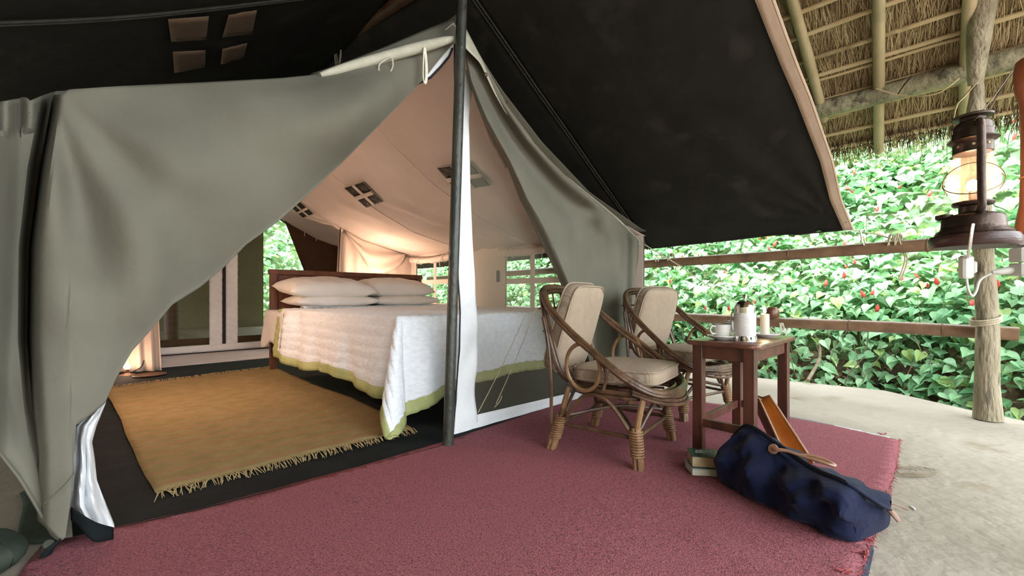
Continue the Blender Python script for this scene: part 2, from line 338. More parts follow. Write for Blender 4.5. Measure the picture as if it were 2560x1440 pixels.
# leaves on the hillside
def leaf_geo(L, wdt, heart=True):
    a = [(0, 0.06*L, 0), (wdt*0.22, 0, 0.012), (wdt*0.44, L*0.12, 0.016), (wdt*0.5, L*0.32, 0.010), (wdt*0.38, L*0.58, 0.0), (wdt*0.16, L*0.82, -0.02), (0, L, -0.045)]
    a += [(-x, y, z) for x, y, z in a[-2:0:-1]] + [(0, L*0.42, -0.012)]; n = len(a)-1
    fs = [(i, (i+1) % n, n) for i in range(n)]
    return [V((x, y, z*L/0.12)) for x, y, z in a], fs
LG = leaf_geo(0.12, 0.10)
rl = random.Random(11)
def leaf_matrix(p, out, s):
    q = (V((0, 0, 1))*rl.uniform(0.7, 1.3) + out*rl.uniform(0.0, 0.8) + V((rl.gauss(0, .35), rl.gauss(0, .35), 0))).normalized()
    d = V((rl.gauss(0, 1), rl.gauss(0, 1), rl.gauss(-0.3, .4))) + out*0.8
    d = (d - q*d.dot(q)).normalized(); x = d.cross(q)
    return Matrix((x*s, d*s, q*s)).transposed()
bufs = {k: MB() for k in ('leaf_a', 'leaf_b', 'leaf_c')}
near = []
OUT = (-U*0.8)
def put_leaf(u, v, h, s, part=None):
    z = hillz(u, v) + h; p = T(u, v, z); R = leaf_matrix(p, OUT if u > 2.4 and v < 7.6 else -W, s)
    k = rl.choices(('leaf_a', 'leaf_b', 'leaf_c'), (0.58, 0.32, 0.10))[0]
    bufs[k].add([p + R @ q for q in LG[0]], LG[1])
    return p
N_L = 0
for i in range(40000):
    v = rl.uniform(-3.6, 7.6); w = rl.random()**0.75; 
    e = interp([(-6, 2.3), (-2.1, 2.55), (-1.46, 2.98), (-0.6, 2.9), (3, 3.05), (9, 3.1)], v)
    u = e + 0.22 + w*5.3
    if nz(u*1.6, v*1.6, 1) < -0.30 and rl.random() < 0.55: continue
    if w < 0.045 and rl.random() < 0.6: continue
    h = rl.uniform(0.02, 0.30) * (0.35 + sm(0, 0.5, w*5.2))
    put_leaf(u, v, h, rl.uniform(0.55, 1.08))
for i in range(2600):
    v = rl.uniform(-3.0, 3.0); u = etab(v) + .12 + .8*rl.random()**.8; put_leaf(u, v, rl.uniform(.02, .22)*sm(0, .5, u-etab(v)), rl.uniform(.5, .95))
for i in range(5500):
    u = rl.uniform(-5.5, 4.5); v = 7.8 + rl.random()*4.0
    put_leaf(u, v, rl.uniform(0.02, 0.4), rl.uniform(0.8, 1.5))
vine = empty('hillside_shrub', T(4.2, 1.0, 0.0)); tag(vine, 'dense leafy shrub with red hanging flowers covering the slope beyond the bamboo rails', 'shrub')
for k, b in bufs.items():
    o = b.build('foliage', k, vine, smooth=False); tag(o, {'leaf_a': 'mid green leaves', 'leaf_b': 'darker green leaves', 'leaf_c': 'yellowish green leaves'}[k], kind='stuff')
# nearest leaves, one object each, sharing mesh data
leaf_me = []
for k in ('leaf_a', 'leaf_b', 'leaf_c'):
    me = bpy.data.meshes.new('leaf'); me.from_pydata([tuple(p) for p in LG[0]], [], LG[1]); me.materials.append(M[k]); leaf_me.append(me)
for i in range(280):
    v = rl.uniform(-2.6, 1.6); e = interp([(-6, 2.3), (-2.1, 2.55), (-1.46, 2.98), (-0.6, 2.9), (3, 3.05)], v)
    u = e + rl.uniform(0.14, 1.3)
    p = T(u, v, hillz(u, v)+rl.uniform(0.05, 0.32)*sm(-0.3, 0.6, u-e)); s = rl.uniform(0.65, 1.15)
    R = leaf_matrix(p, OUT, s).to_4x4(); R.translation = p - vine.location
    o = bpy.data.objects.new('leaf', rl.choices(leaf_me, (5, 4, 1))[0]); COL.objects.link(o); o.parent = vine; o.matrix_local = R
# flowers: hanging red buds
fm = MB()
fm.lathe([(0.001, 0.0), (0.006, -0.006), (0.013, -0.025), (0.016, -0.045), (0.012, -0.06), (0.002, -0.066)], seg=7)
fm.tube([(0, 0, -0.06), (0.002, 0, -0.085)], 0.003, 4)
fme = bpy.data.meshes.new('flower'); fme.from_pydata([tuple(p) for p in fm.v], [], fm.f); fme.materials.append(M['flower'])
for i in range(210):
    v = rl.uniform(-3.0, 1.8); u = 3.3 + rl.random()*3.2; 
    p = T(u, v, hillz(u, v) + rl.uniform(0.26, 0.46))
    o = bpy.data.objects.new('flower', fme); COL.objects.link(o); o.parent = vine; o.location = p - vine.location
    s = rl.uniform(0.7, 1.15); o.scale = (s, s, s); o.rotation_euler = (rl.uniform(-.5, .5), rl.uniform(-.5, .5), 0)
# stems
sb = MB()
for i in range(420):
    v = rl.uniform(-3.2, 3.0); u = 3.15 + rl.random()**2*3.4; z = hillz(u, v)
    p = T(u, v, z-0.02); q = p + V((rl.uniform(-.12, .12), rl.uniform(-.12, .12), rl.uniform(0.15, 0.42)))
    sb.tube([p, (p+q)/2 + V((rl.uniform(-.03, .03), rl.uniform(-.03, .03), 0)), q], rl.uniform(0.002, 0.005), 4, cap=False)
o = sb.build('stems', 'twig', vine); tag(o, kind='stuff')
# bare sticks and litter at the foot
lb = MB()
for i in range(1500):
    v = rl.uniform(-3.2, 2.5); e = interp([(-6, 2.3), (-2.1, 2.55), (-1.46, 2.98), (-0.6, 2.9), (3, 3.05)], v)
    u = e + rl.uniform(0.02, 0.6); p = T(u, v, hillz(u, v)+0.0); a = rl.uniform(0, 6.28); l = rl.uniform(0.04, 0.14)
    if rl.random() < 0.5:
        q = p + V((math.cos(a)*l, math.sin(a)*l, rl.uniform(0, .05))); lb.tube([p, q], rl.uniform(0.0015, 0.004), 4, cap=False)
    else:
        R = leaf_matrix(p, OUT, rl.uniform(0.3, 0.7)); lb.add([p + V((0, 0, .01)) + R @ q for q in LG[0]], LG[1])
o = lb.build('leaf_litter', 'dead_leaf'); tag(o, 'dry twigs and dead leaves littering the soil strip below the shrubs', 'litter', kind='stuff')
def stick(pts, r, label):
    o = MB().tube(pts, r, 7, smooth=4).build('fallen_branch', 'twig'); tag(o, label, 'branch')
stick([G(2020, 960, 0.0)+V((0, 0, .03)), T(3.35, -1.0, .25), T(3.75, -0.75, .6)], [0.014, 0.011, 0.006], 'bare grey branch leaning on the slope left of the log post, under the lower rail')
stick([T(3.1, -2.35, 0.05), T(3.5, -2.1, 0.5), T(3.8, -2.3, 1.2)], [0.012, 0.01, 0.005], 'thin bare branch rising on the slope right of the log post')
stick([T(3.0, -2.5, 0.05), T(3.55, -2.5, 0.55), T(4.1, -2.2, 0.9)], [0.010, 0.009, 0.005], 'curved bare branch crossing behind the log post at its right')

# --- thatched shelter roof --------------------------------------------------
UB = 2.417; MR = 0.53; ZB = 2.16
def roofz_out(u): return ZB - MR*(u-UB)
def RP(px, py, dz=0.0):
    n = (V((0, 0, 1)) + U*MR).normalized(); return plane(px, py, T(UB, 0, ZB+dz), n)
UE = 2.98
ce = empty('ceiling', T(UE, 0, roofz_out(UE))); tag(ce, kind='structure')
def slab(u0, u1, v0, v1, zf, th):
    m = MB(); m.add([T(u0, v0, zf(u0)), T(u1, v0, zf(u1)), T(u1, v1, zf(u1)), T(u0, v1, zf(u0)),
                     T(u0, v0, zf(u0)+th), T(u1, v0, zf(u1)+th), T(u1, v1, zf(u1)+th), T(u0, v1, zf(u0)+th)],
                    [(0, 1, 2, 3), (7, 6, 5, 4), (4, 5, 1, 0), (5, 6, 2, 1), (6, 7, 3, 2), (7, 4, 0, 3)]); return m
slab(0, UE-0.06, -3.3, 7.0, lambda u: roofz_out(u)+0.02, 0.16).build('thatch', 'straw', ce, smooth=False)
slab(-3.4, 0, -4.3, 7.0, lambda u: roofz_out(-u)+0.02, 0.16).build('thatch', 'straw', ce, smooth=False)
rs = random.Random(5)
for kind, cnt in (('straw_light', 15000), ('straw_dark', 15000)):
    m = MB()
    sl_ = V((U.x, U.y, -MR)).normalized(); nn = (V((0, 0, 1)) + U*MR).normalized()
    for i in range(cnt):
        u = rs.uniform(0.7, UE); v = rs.uniform(-3.4, 2.2); p = T(u, v, roofz_out(u)+0.02) - nn*rs.uniform(0.0, 0.025)
        ang = rs.gauss(0.06, 0.15); d = (sl_*math.cos(ang) + W*math.sin(ang)).normalized(); l = rs.uniform(0.10, 0.30)
        s_ = d.cross(nn).normalized()*rs.uniform(0.0008, 0.0020); e_ = nn*rs.uniform(-0.016, 0.004)
        m.add([p-s_, p+s_, p+d*l+s_*0.5+e_, p+d*l-s_*0.5+e_], [(0, 1, 2, 3)])
    o = m.build('straw', kind, ce, smooth=False); tag(o, kind='stuff')
m = MB(); m2 = MB()
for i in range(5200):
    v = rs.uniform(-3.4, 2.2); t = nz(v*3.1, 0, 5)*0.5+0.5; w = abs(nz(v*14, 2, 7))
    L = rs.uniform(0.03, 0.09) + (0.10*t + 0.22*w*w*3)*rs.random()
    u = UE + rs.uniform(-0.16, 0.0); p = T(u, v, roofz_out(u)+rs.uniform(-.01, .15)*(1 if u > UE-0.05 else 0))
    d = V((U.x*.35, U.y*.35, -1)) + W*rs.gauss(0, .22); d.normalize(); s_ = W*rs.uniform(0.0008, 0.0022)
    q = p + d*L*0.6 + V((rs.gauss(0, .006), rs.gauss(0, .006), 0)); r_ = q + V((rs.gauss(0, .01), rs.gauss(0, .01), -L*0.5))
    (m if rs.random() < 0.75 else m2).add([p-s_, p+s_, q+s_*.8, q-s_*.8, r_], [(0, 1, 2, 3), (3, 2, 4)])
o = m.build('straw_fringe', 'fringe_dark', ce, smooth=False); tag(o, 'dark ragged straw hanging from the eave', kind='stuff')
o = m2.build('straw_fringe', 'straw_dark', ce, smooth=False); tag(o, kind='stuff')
def ulev(px, py): return uv(RP(px, py))[0]
def batten(px0, py0, px1, py1, r=0.014, v1=None):
    a = RP(px0, py0, -0.015); b = RP(px1, py1, -0.015)
    ua, va = uv(a); ub, vb = uv(b)
    if v1 is not None: vb = v1; ub = ua
    m = MB(); n = 14; pts = []; rr = []
    va += 0.12
    for i in range(n+1):
        t = i/n; u = ua+(ub-ua)*t + 0.006*nz(t*5, ua*9, 0); v = va+(vb-va)*t; pts.append(T(u, v, roofz_out(u)-0.012)); rr.append(r*(1.12 if i % 4 == 2 else 1.0))
    m.tube(pts, rr, 8); return m.build('batten', 'batten', ce)
batten(1996, 34, 2087, 0, v1=-3.3); batten(2008, 90, 2285, 0, v1=-3.3); batten(2020, 152, 2410, 32, v1=-3.3)
batten(2028, 195, 2407, 90, v1=-3.3); batten(2032, 206, 2404, 101, 0.010, v1=-1.9)
batten(2038, 257, 2186, 216, 0.014, v1=-3.3); batten(2047, 303, 2150, 280, 0.009, v1=-1.3)
batten(2045, 296, 2393, 215, v1=-3.3); batten(2055, 341, 2378, 271, v1=-3.3); batten(2063, 374, 2375, 318, v1=-3.3)
batten(2066, 384, 2300, 347, 0.009, v1=-1.75)
for u in (1.35, 1.05, 0.75):
    MB().tube([T(u, 1.6, roofz_out(u)-.012), T(u, -3.3, roofz_out(u)-.012)], 0.014, 8).build('batten', 'batten', ce)
def rafter(pxs, r, m_='rafter', name='rafter', dz=-0.05):
    pts = [RP(x, y, dz) for x, y in pxs]
    a, b = pts[0], pts[-1]; pts = [a + (a-b).normalized()*0.0] + pts[1:-1] + [b + (b-a).normalized()*0.6]
    n = 12; q, rr = spline(pts, [r]*len(pts), n//2)
    rr = [r*(1.08 if i % 4 == 2 else 1.0) for i in range(len(q))]
    MB().tube(q, rr, 12).build(name, m_, ce)
rafter([(2197, 378), (2197, 200), (2197, 5)], 0.030)
rafter([(2060, 300), (2022, 150), (1978, 0)], 0.030)
rafter([(2412, 330), (2416, 160), (2428, 0)], 0.030)
rafter([(2620, 280), (2640, 120), (2680, 0)], 0.032)
# the big beam
m = MB(); pts = []; rr = []
for i in range(25):
    t = i/24; v = 0.9 - 4.4*t; pts.append(T(UB+0.03+0.012*nz(t*6, 1, 1), v, 2.085 + 0.012*nz(t*7, 4, 2))); rr.append(0.063 + 0.006*nz(t*9, 3, 3))
m.tube(pts, rr, 14); m.build('beam', 'beam_log', ce)
# log rising from the post head up under the roof
MB().tube([P(2438, 212, 2.42), P(2446, 110, 2.36), P(2462, -10, 2.28), P(2490, -170, 2.15)], [0.030, 0.049, 0.056, 0.060], 14, smooth=5).build('strut_log', 'log', ce)
# loose straw ties round the beam
MB().tube([P(2190, 222, 2.75), P(2260, 240, 2.65), P(2340, 235, 2.5), P(2400, 195, 2.42)], 0.0035, 5, smooth=5).build('straw_tie', 'straw_light', ce)
MB().tube([P(2450, 196, 2.33), P(2412, 240, 2.33), P(2392, 262, 2.35), P(2384, 298, 2.38)], [0.004, 0.009, 0.012, 0.003], 5, smooth=5, flat=0.3).build('bark_strip', 'straw_light', ce)
MB().tube([P(2280, 190, 2.52), P(2262, 210, 2.55), P(2245, 235, 2.6)], 0.004, 5, smooth=4).build('straw_tie', 'fringe_dark', ce)

o = MB().box(T(-4.3, -1.2, 1.0), (.2, 8.5, 2.2), UWR).build('wall_light_block', 'mud_wall', smooth=False); tag(o, kind='structure')  # unseen wall added to block daylight coming from the left
# --- log post ---------------------------------------------------------------
base = G(2464, 1048); pt = empty('log_post', base)
tag(pt, 'rough bark-covered log post holding up the thatched roof at the right', 'post')
m = MB(); seg = 22; prof = [(2430, 2508, 1048), (2436, 2500, 960), (2438, 2500, 860), (2437, 2495, 760), (2434, 2487, 660), (2425, 2480, 560), (2418, 2478, 460), (2412, 2475, 360), (2412, 2466, 290), (2422, 2462, 240), (2430, 2458, 205)]
vs = []
pp = []
for xl, xr, y in prof:
    d = 2.47; c = P((xl+xr)/2, y, d); pp.append((c, (xr-xl)*d/F/1.49/2*1.02))
cs, rr = spline([a for a, _ in pp], [b for _, b in pp], 4)
for i, (c, r) in enumerate(zip(cs, rr)):
    for k in range(seg):
        th = 2*PI*k/seg; rad = r*(1+0.10*nz(math.cos(th)*1.6, math.sin(th)*1.6, c.z*2.2)+0.03*nz(math.cos(th)*6, math.sin(th)*6, c.z*5))
        vs.append(c + V((math.cos(th)*rad, math.sin(th)*rad, 0)))
fs = [(i*seg+k, i*seg+(k+1) % seg, (i+1)*seg+(k+1) % seg, (i+1)*seg+k) for i in range(len(cs)-1) for k in range(seg)]
m.add(vs, fs + [tuple(range(seg-1, -1, -1)), tuple((len(cs)-1)*seg+k for k in range(seg))]); m.build('trunk', 'log', pt)
cp = P(2464, 805, 2.47); m = MB()
for k in range(3):
    m.tube([cp + V((math.cos(a)*(0.062), math.sin(a)*(0.062), 0.012*k + 0.02*math.cos(a))) for a in [2*PI*i/20 for i in range(20)]], 0.006, 6, closed=True)
m.build('rope_lashing', 'rope', pt)

# --- bamboo rails -------------------------------------------------------------
PR = V((2.74, 2.50, 0)); RD = V((-0.633, 0.774, 0))
def rail(name, z0, z1, k0, k1, r, nodes, label, off):
    def pos(k): t = (k-k0)/(k1-k0); return PR + RD*k + off + V((0, 0, z0+(z1-z0)*t))
    root = empty(name, pos(k0)); tag(root, label, 'rail', 'bamboo rails along the edge of the terrace')
    m = MB(); pts = []; rr = []; n = 60
    for i in range(n+1):
        k = k0 + (k1-k0)*i/n; pts.append(pos(k)+V((0, 0, 0.006*nz(k*1.3, z0, 0)))); rr.append(r)
    m.tube(pts, rr, 16); m.build('culm', 'bamboo', root)
    for k in nodes:
        c = pos(k); R = frame(RD); s = MB(); a = c - RD*0.006; b = c + RD*0.006
        s.tube([a, c-RD*.002, c+RD*.002, b], [r*1.01, r*1.08, r*1.08, r*1.01], 16); s.build('node_ring', 'bamboo_node', root)
    return root
offp = V((-0.774, -0.633, 0))*-0.10
rail('bamboo_rail', 1.035, 1.035, -1.2, 6.6, 0.040, [-0.6, 0.2, 0.95, 1.62, 2.45, 3.4, 4.3, 5.3], 'upper of the two bamboo rails, passing behind the fly corner ropes', V((-0.05, -0.04, 0)))
rail('bamboo_rail', 0.505, 0.56, -0.16, 6.4, 0.040, [0.15, 0.62, 1.3, 2.1, 2.9, 3.8, 4.8, 5.6], 'lower of the two bamboo rails, lashed to the log post with rope', offp)
def rope_knot(px, py, d, n, tails, label, m_='rope', rad=0.046, axis=RD):
    c = P(px, py, d); root = empty('rope_tie', c); tag(root, label, 'rope')
    m = MB(); R = frame(axis)
    for k in range(n):
        m.tube([c + R @ V(((k-n/2)*0.010, math.cos(a)*rad*(1+.05*(k%2)), math.sin(a)*rad*(1+.06*((k*7)%3)))) + axis*(0.012*math.sin(a+k*1.9)) for a in [2*PI*i/16 for i in range(16)]], 0.004, 5, closed=True)
    m.build('wrapping', m_, root)
    for (dx, dz, w) in tails:
        m = MB(); s = c + R @ V((0, -rad, 0.01)); m.tube([s, s + V((dx*0.5+w, -0.01, dz*0.45)), s + V((dx, 0, dz))], 0.0045, 5, smooth=4); m.build('loose_end', m_, root)
def rdepth(px, off=V((-0.05, -0.04, 0))):
    k = (PR.x+off.x - (px-1280)/F*(PR.y+off.y))/((px-1280)/F*RD.y - RD.x); return PR.y+off.y + RD.y*k
rope_knot(2157, 583+20, rdepth(2157), 1, [(-.01, -.05, 0), (0.01, -.06, 0)], 'white cord tied round the upper rail just below the fly corner', 'white_cord', 0.044)
rope_knot(2236, 603, rdepth(2236), 6, [(0.02, -.25, .04), (0.03, -.26, .05)], 'coil of pale rope wound round the upper rail left of the lantern', 'rope', 0.045)
rope_knot(1648, 648, rdepth(1648), 2, [(0, -.09, .01), (0.02, -.1, 0)], 'short rope end knotted on the upper rail beside the tent corner', 'white_cord', 0.044)
rope_knot(1676, 646, rdepth(1676), 3, [(0.02, -.12, .02), (0.04, -.1, .04)], 'rope bunch knotted on the upper rail above the guy line', 'rope', 0.045)
rope_knot(1957, 815, rdepth(1957, offp), 4, [(0.0, -.1, .01), (-.05, .02, -.02)], 'white cord lashed round the lower rail beside the candle', 'white_cord', 0.045)
# ================================================================== TENT
RT = [(0, 2.13), (0.12, 2.02), (0.3, 1.87), (0.68, 1.645), (1.2, 1.42), (2.0, 1.235)]
HU = 1.98; HL = 1.34; VB = 4.7
LT = [(0, 2.13), (0.12, 2.00), (0.393, 1.79), (0.82, 1.50), (1.4, 1.225), (2.04, 1.0)]
def troof(u, v): return interp(RT if u >= 0 else LT, abs(u)) + 0.02*v*(1 if u >= 0 else .2)
tent = empty('ridge_tent', T(0, 0, 0)); tag(tent, 'large khaki canvas ridge tent with open front flaps and pale lining', 'tent')
def TRP(px, py):      # pixel ray meets the inner roof
    c = V((0, 0, H)); r = ray(px, py); d = 2.3
    while d < 9:
        p = c + r*d; u, v = uv(p)
        if v > 0.0 and p.z > troof(u, v): return p
        d += 0.004
    return c + r*5
def roof_fn(sgn):
    def f(a, b):
        u = (HU if sgn > 0 else HL)*1.02*(a**0.9); v = (0.0 if sgn > 0 else .14*a) + VB*b; z = troof(u*sgn, v)
        sag = 0.025*math.sin(PI*a)*(1-abs(math.sin(PI*(v/1.18))))*1.0
        wr = 0.016*math.sin(v*16+u*6+4*nz(u*2, v*2, 0))*sm(0.1, .5, a)*sm(0.0, .5, nz(u*1.1, v*1.3, 4)+.25)
        return T(u*sgn, v, z - sag + wr)
    return f
for s_, nm in ((1, 'right'), (-1, 'left')):
    MB().grid(roof_fn(s_), 50, 120).build('roof_panel', 'lining', tent, solid=0.004)
# outer roof skin
for s_ in (1, -1):
    MB().grid(lambda a, b: T(s_*((HU if s_ > 0 else HL)+0.012)*a, (-0.02 if s_ > 0 else .05+.12*a) + (VB+.1)*b, troof(s_*((HU if s_ > 0 else HL)+.06)*a, VB*b)+(0.035 if s_ > 0 else .012)), 24, 20).build('roof_skin', 'canvas', tent, solid=0.004)
# seams across the roof
for v in (1.18, 2.36, 3.54):
    m = MB(); m.tube([roof_fn(1)((i/30), v/VB) - V((0, 0, 0.004)) for i in range(31)], 0.006, 6, flat=0.4); m.build('roof_seam', 'lining', tent)
# skylight windows of the roof
for n_, q in enumerate([[(1093, 410), (1178, 397), (1227, 453), (1142, 468)], [(861, 462), (907, 447), (958, 496), (916, 512)], [(730, 513), (750, 498), (785, 528), (757, 538)]]):
    c = [TRP(*p) - V((0, 0, 0.030)) for p in q]
    nrm = (c[1]-c[0]).cross(c[3]-c[0]).normalized()
    if nrm.z > 0: nrm = -nrm
    def bl(a, b, c=c): return (c[0]*(1-a)+c[1]*a)*(1-b) + (c[3]*(1-a)+c[2]*a)*b
    for (a0, a1) in ((0.0, 0.43), (0.57, 1.0)):
        for (b0, b1) in ((0.0, 0.43), (0.57, 1.0)):
            MB().grid(lambda a, b: bl(a0+(a1-a0)*a, b0+(b1-b0)*b) + nrm*(0.002+0.004*nz(a*4, b*4, n_)), 6, 6).build('skylight_pane', 'skylight', tent, solid=0.002)
    m = MB()
    m.grid(lambda a, b: bl(0.42+.16*a, b)+nrm*.008, 2, 8); m.grid(lambda a, b: bl(a, 0.42+.16*b)+nrm*.010, 8, 2)
    m.build('skylight_cross', 'lining', tent, solid=0.002)
    m = MB(); m.tube([bl(0, 0), bl(1, 0), bl(1, 1), bl(0, 1)], 0.003, 6, closed=True); m.build('skylight_frame', 'lining', tent)
# side wall with two windows (right) and plain one (left)
def wallpt(v, z, off=0.0): return T(HU+off, v, z)
WINS = [(0.87, 1.66, 0.58, 1.17), (2.62, 3.50, 0.62, 1.19)]
def side_wall():
    vsx = sorted(set([0, 0.3, 0.6, VB] + [w for q in WINS for w in q[:2]] + [2.0, 2.3, 3.66, 4.2])); zs = [0, 0.3, 0.58, 0.62, 0.9, 1.17, 1.19, 1.245]
    m = MB()
    for a, b in zip(vsx, vsx[1:]):
        for c, d in zip(zs, zs[1:]):
            mv, mz = (a+b)/2, (c+d)/2
            if any(w[0] < mv < w[1] and w[2] < mz < w[3] for w in WINS): continue
            dz = 0.03*b if d > 1.24 else 0; dzc = 0.03*a if d > 1.24 else 0
            m.add([wallpt(a, c), wallpt(b, c), wallpt(b, d+dz), wallpt(a, d+dzc)], [(0, 1, 2, 3)])
    return m
side_wall().build('wall_panel', 'lining', tent, smooth=False, solid=0.004)
MB().grid(lambda a, b: T(-HL, .05+(VB-.05)*a, 1.21*b), 10, 6).build('wall_panel', 'lining', tent, solid=0.004)
for w in WINS:
    win = MB().tube([wallpt(w[0], w[2], -.01), wallpt(w[1], w[2], -.01), wallpt(w[1], w[3], -.01), wallpt(w[0], w[3], -.01)], 0.010, 6, closed=True).build('window_frame', 'lining', tent)
    mv, mz = (w[0]+w[1])/2, w[2]+(w[3]-w[2])*0.52
    for v0, v1 in ((w[0], mv-.03), (mv+.03, w[1])):
        for z0, z1 in ((w[2], mz-.03), (mz+.03, w[3])):
            MB().poly([wallpt(v0, z0), wallpt(v1, z0), wallpt(v1, z1), wallpt(v0, z1)]).build('window_net', 'net_window', win, smooth=False)
    m = MB(); m.box(wallpt(mv, (w[2]+w[3])/2), (0.006, 0.06, w[3]-w[2]), UWR); m.box(wallpt((w[0]+w[1])/2, mz, -.001), (0.008, w[1]-w[0], 0.06), UWR)
    m.build('window_strap', 'lining', win, smooth=False)
    # rolled up blind above the window with ties
    pts = [wallpt(w[0]-.08+(w[1]-w[0]+.16)*i/16, w[3]+.045-0.025*math.sin(PI*i/16)+.01*nz(i*.7, w[0], 0), -.045) for i in range(17)]
    MB().tube(pts, [0.040+0.008*nz(i*.9, w[1], 2) for i in range(17)], 12).build('rolled_blind', 'lining', tent)
    for t in (0.18, 0.82):
        c = wallpt(w[0]+(w[1]-w[0])*t, w[3]+.03, -.045)
        m = MB(); m.tube([c + UWR @ V((math.cos(a)*.052, 0, math.sin(a)*.052)) for a in [2*PI*i/14 for i in range(14)]], 0.005, 5, closed=True)
        m.tube([c+UWR @ V((-.05, 0, 0)), c+UWR @ V((-.06, .03, -.06)), c+UWR @ V((-.05, .03, -.11))], 0.004, 5, smooth=4)
        m.build('blind_tie', 'white_cord', tent)
MB().box(wallpt(1.79, 0.95, -.012), (0.01, 0.05, 0.13), UWR, 0.003).build('wall_tab', 'zip', tent, smooth=False)
# mid partition curtain drawn to the right
VP_ = 3.66
def part_fn(a, b):
    u = 0.93 + 1.07*a; top = troof(u, VP_) - 0.015; z = 0.02 + (top-0.02)*b
    pl = 0.048*math.sin(a*38 + 2*b)*(1-a)**1.3*(1-0.5*b) + 0.012*math.sin(a*17+3)*(1-b*.7)
    u2 = u + 0.05*(1-b)*(1-a)*-1.2
    return T(u2, VP_ + pl, z)
MB().grid(part_fn, 90, 26).build('partition_curtain', 'curtain', tent, solid=0.003)
def swag_fn(a, b):
    u = 0.98 + 0.86*a; top = troof(u, VP_)-0.02; drop = 0.36*math.sin(PI*min(1, a*1.02))**0.8*(1 if a < .6 else 1)+0.02
    z = top - drop*b
    return T(u+0.05*b*math.sin(a*9), VP_-0.05-0.06*math.sin(PI*a)*b - 0.012*math.sin(b*12+a*5), z)
MB().grid(swag_fn, 40, 14).build('curtain_swag', 'curtain', tent, solid=0.003)
MB().tube([part_fn(0.0, 1-b/20)-W*0.085-U*.015 for b in range(11)], 0.009, 5).build('zip', 'zip', tent)
MB().tube([T(0.62, VP_-.02, troof(.62, VP_)-.01), T(0.80, VP_-.04, 1.66), T(0.95, VP_-.04, 1.56)], [0.012, 0.03, 0.03], 8, smooth=4).build('gathered_cloth', 'curtain', tent)
def lpart_fn(a, b):
    u = -0.90 - 0.50*a; top = troof(u, VP_)-.015; z = 0.02 + (top-.02)*b
    return T(u + 0.04*(1-b), VP_ - 0.25*(1-b)*(1-a) + 0.03*math.sin(a*36)*(1-a), z)
MB().grid(lpart_fn, 70, 20).build('partition_curtain', 'curtain', tent, solid=0.003)
# rear gable: brown flap, net doors with bands
def BP(px, py, v=VB): return plane(px, py, T(0, v), W)
hi = [(a, troof(a, VB)) for a in (0.57, 0.8, 1.1, 1.45)]
m = MB(); pts = [T(a, VB-.03, z) for a, z in hi] + [T(1.46, VB-.03, 0.0), T(1.30, VB-.03, 0.0), T(1.16, VB-.035, .35), T(0.86, VB-.05, 1.01)]
m.poly(pts[::-1]); m.build('rear_flap', 'brown_flap', tent, smooth=False, solid=0.006)
m = MB()
for a0, a1 in zip([-HL, -1.2], [-1.2, -1.0]): m.add([T(a0, VB, 0), T(a1, VB, 0), T(a1, VB, troof(a1, VB)), T(a0, VB, troof(a0, VB))], [(0, 1, 2, 3)])
m.add([T(1.44, VB-.02, 0), T(HU, VB-.02, 0), T(HU, VB-.02, troof(HU, VB)), T(1.44, VB-.02, troof(1.44, VB))], [(0, 1, 2, 3)])
m.build('rear_panel', 'lining', tent, smooth=False, solid=0.004)
MB().poly([T(-1.0, VB, .0), T(1.44, VB, 0), T(1.1, VB, troof(1.1, VB)), T(.3, VB, troof(.3, VB)), T(0, VB, troof(0, VB)), T(-.3, VB, troof(-.3, VB)), T(-1, VB, troof(-1, VB))]).build('rear_net', 'net_window', tent, smooth=False)
ZC = -0.157+0.03
def band(a0, a1, b0, b1, name, mt, v=VB-.015, n=24):
    def f(a, b): 
        u = a0 + (a1-a0)*a; z = b0+(b1-b0)*b
        return T(u, v - 0.006*math.sin(z*70+a*3+3*nz(z*6, a0, 0)) - .004*nz(z*20, a*4, 5), z)
    return MB().grid(f, 6, n).build(name, mt, tent, solid=0.003)
band(ZC-.155, ZC-.018, 0.06, 1.85, 'door_band', 'white_band', n=90)
band(ZC+.018, ZC+.15, 0.06, 1.85, 'door_band', 'white_band', n=90)
MB().box(T(ZC, VB-.02, 0.98), (0.035, 0.008, 1.85), UWR, 0.002).build('zip', 'zip', tent, smooth=False)
def hband(z0, z1, mt, name, v): MB().grid(lambda a, b: T(-1.0+2.44*a, v-.004*nz(a*20, b, 3), z0+(z1-z0)*b), 40, 3).build(name, mt, tent, solid=.003)
hband(0.03, 0.115, 'white_band', 'door_band', VB-.03); hband(0.0, 0.03, 'zip', 'zip', VB-.035)
hband(0.115, 0.20, 'brown_flap', 'door_sill', VB+.03)
for px, py, l in ((761, 573, .10), (791, 573, .17)):
    p = BP(px, py, VB-.05); MB().tube([p, p-V((0, 0, l/2))+U*.004, p-V((0, 0, l))], 0.006, 5, smooth=3).build('tie_cord', 'white_cord', tent)
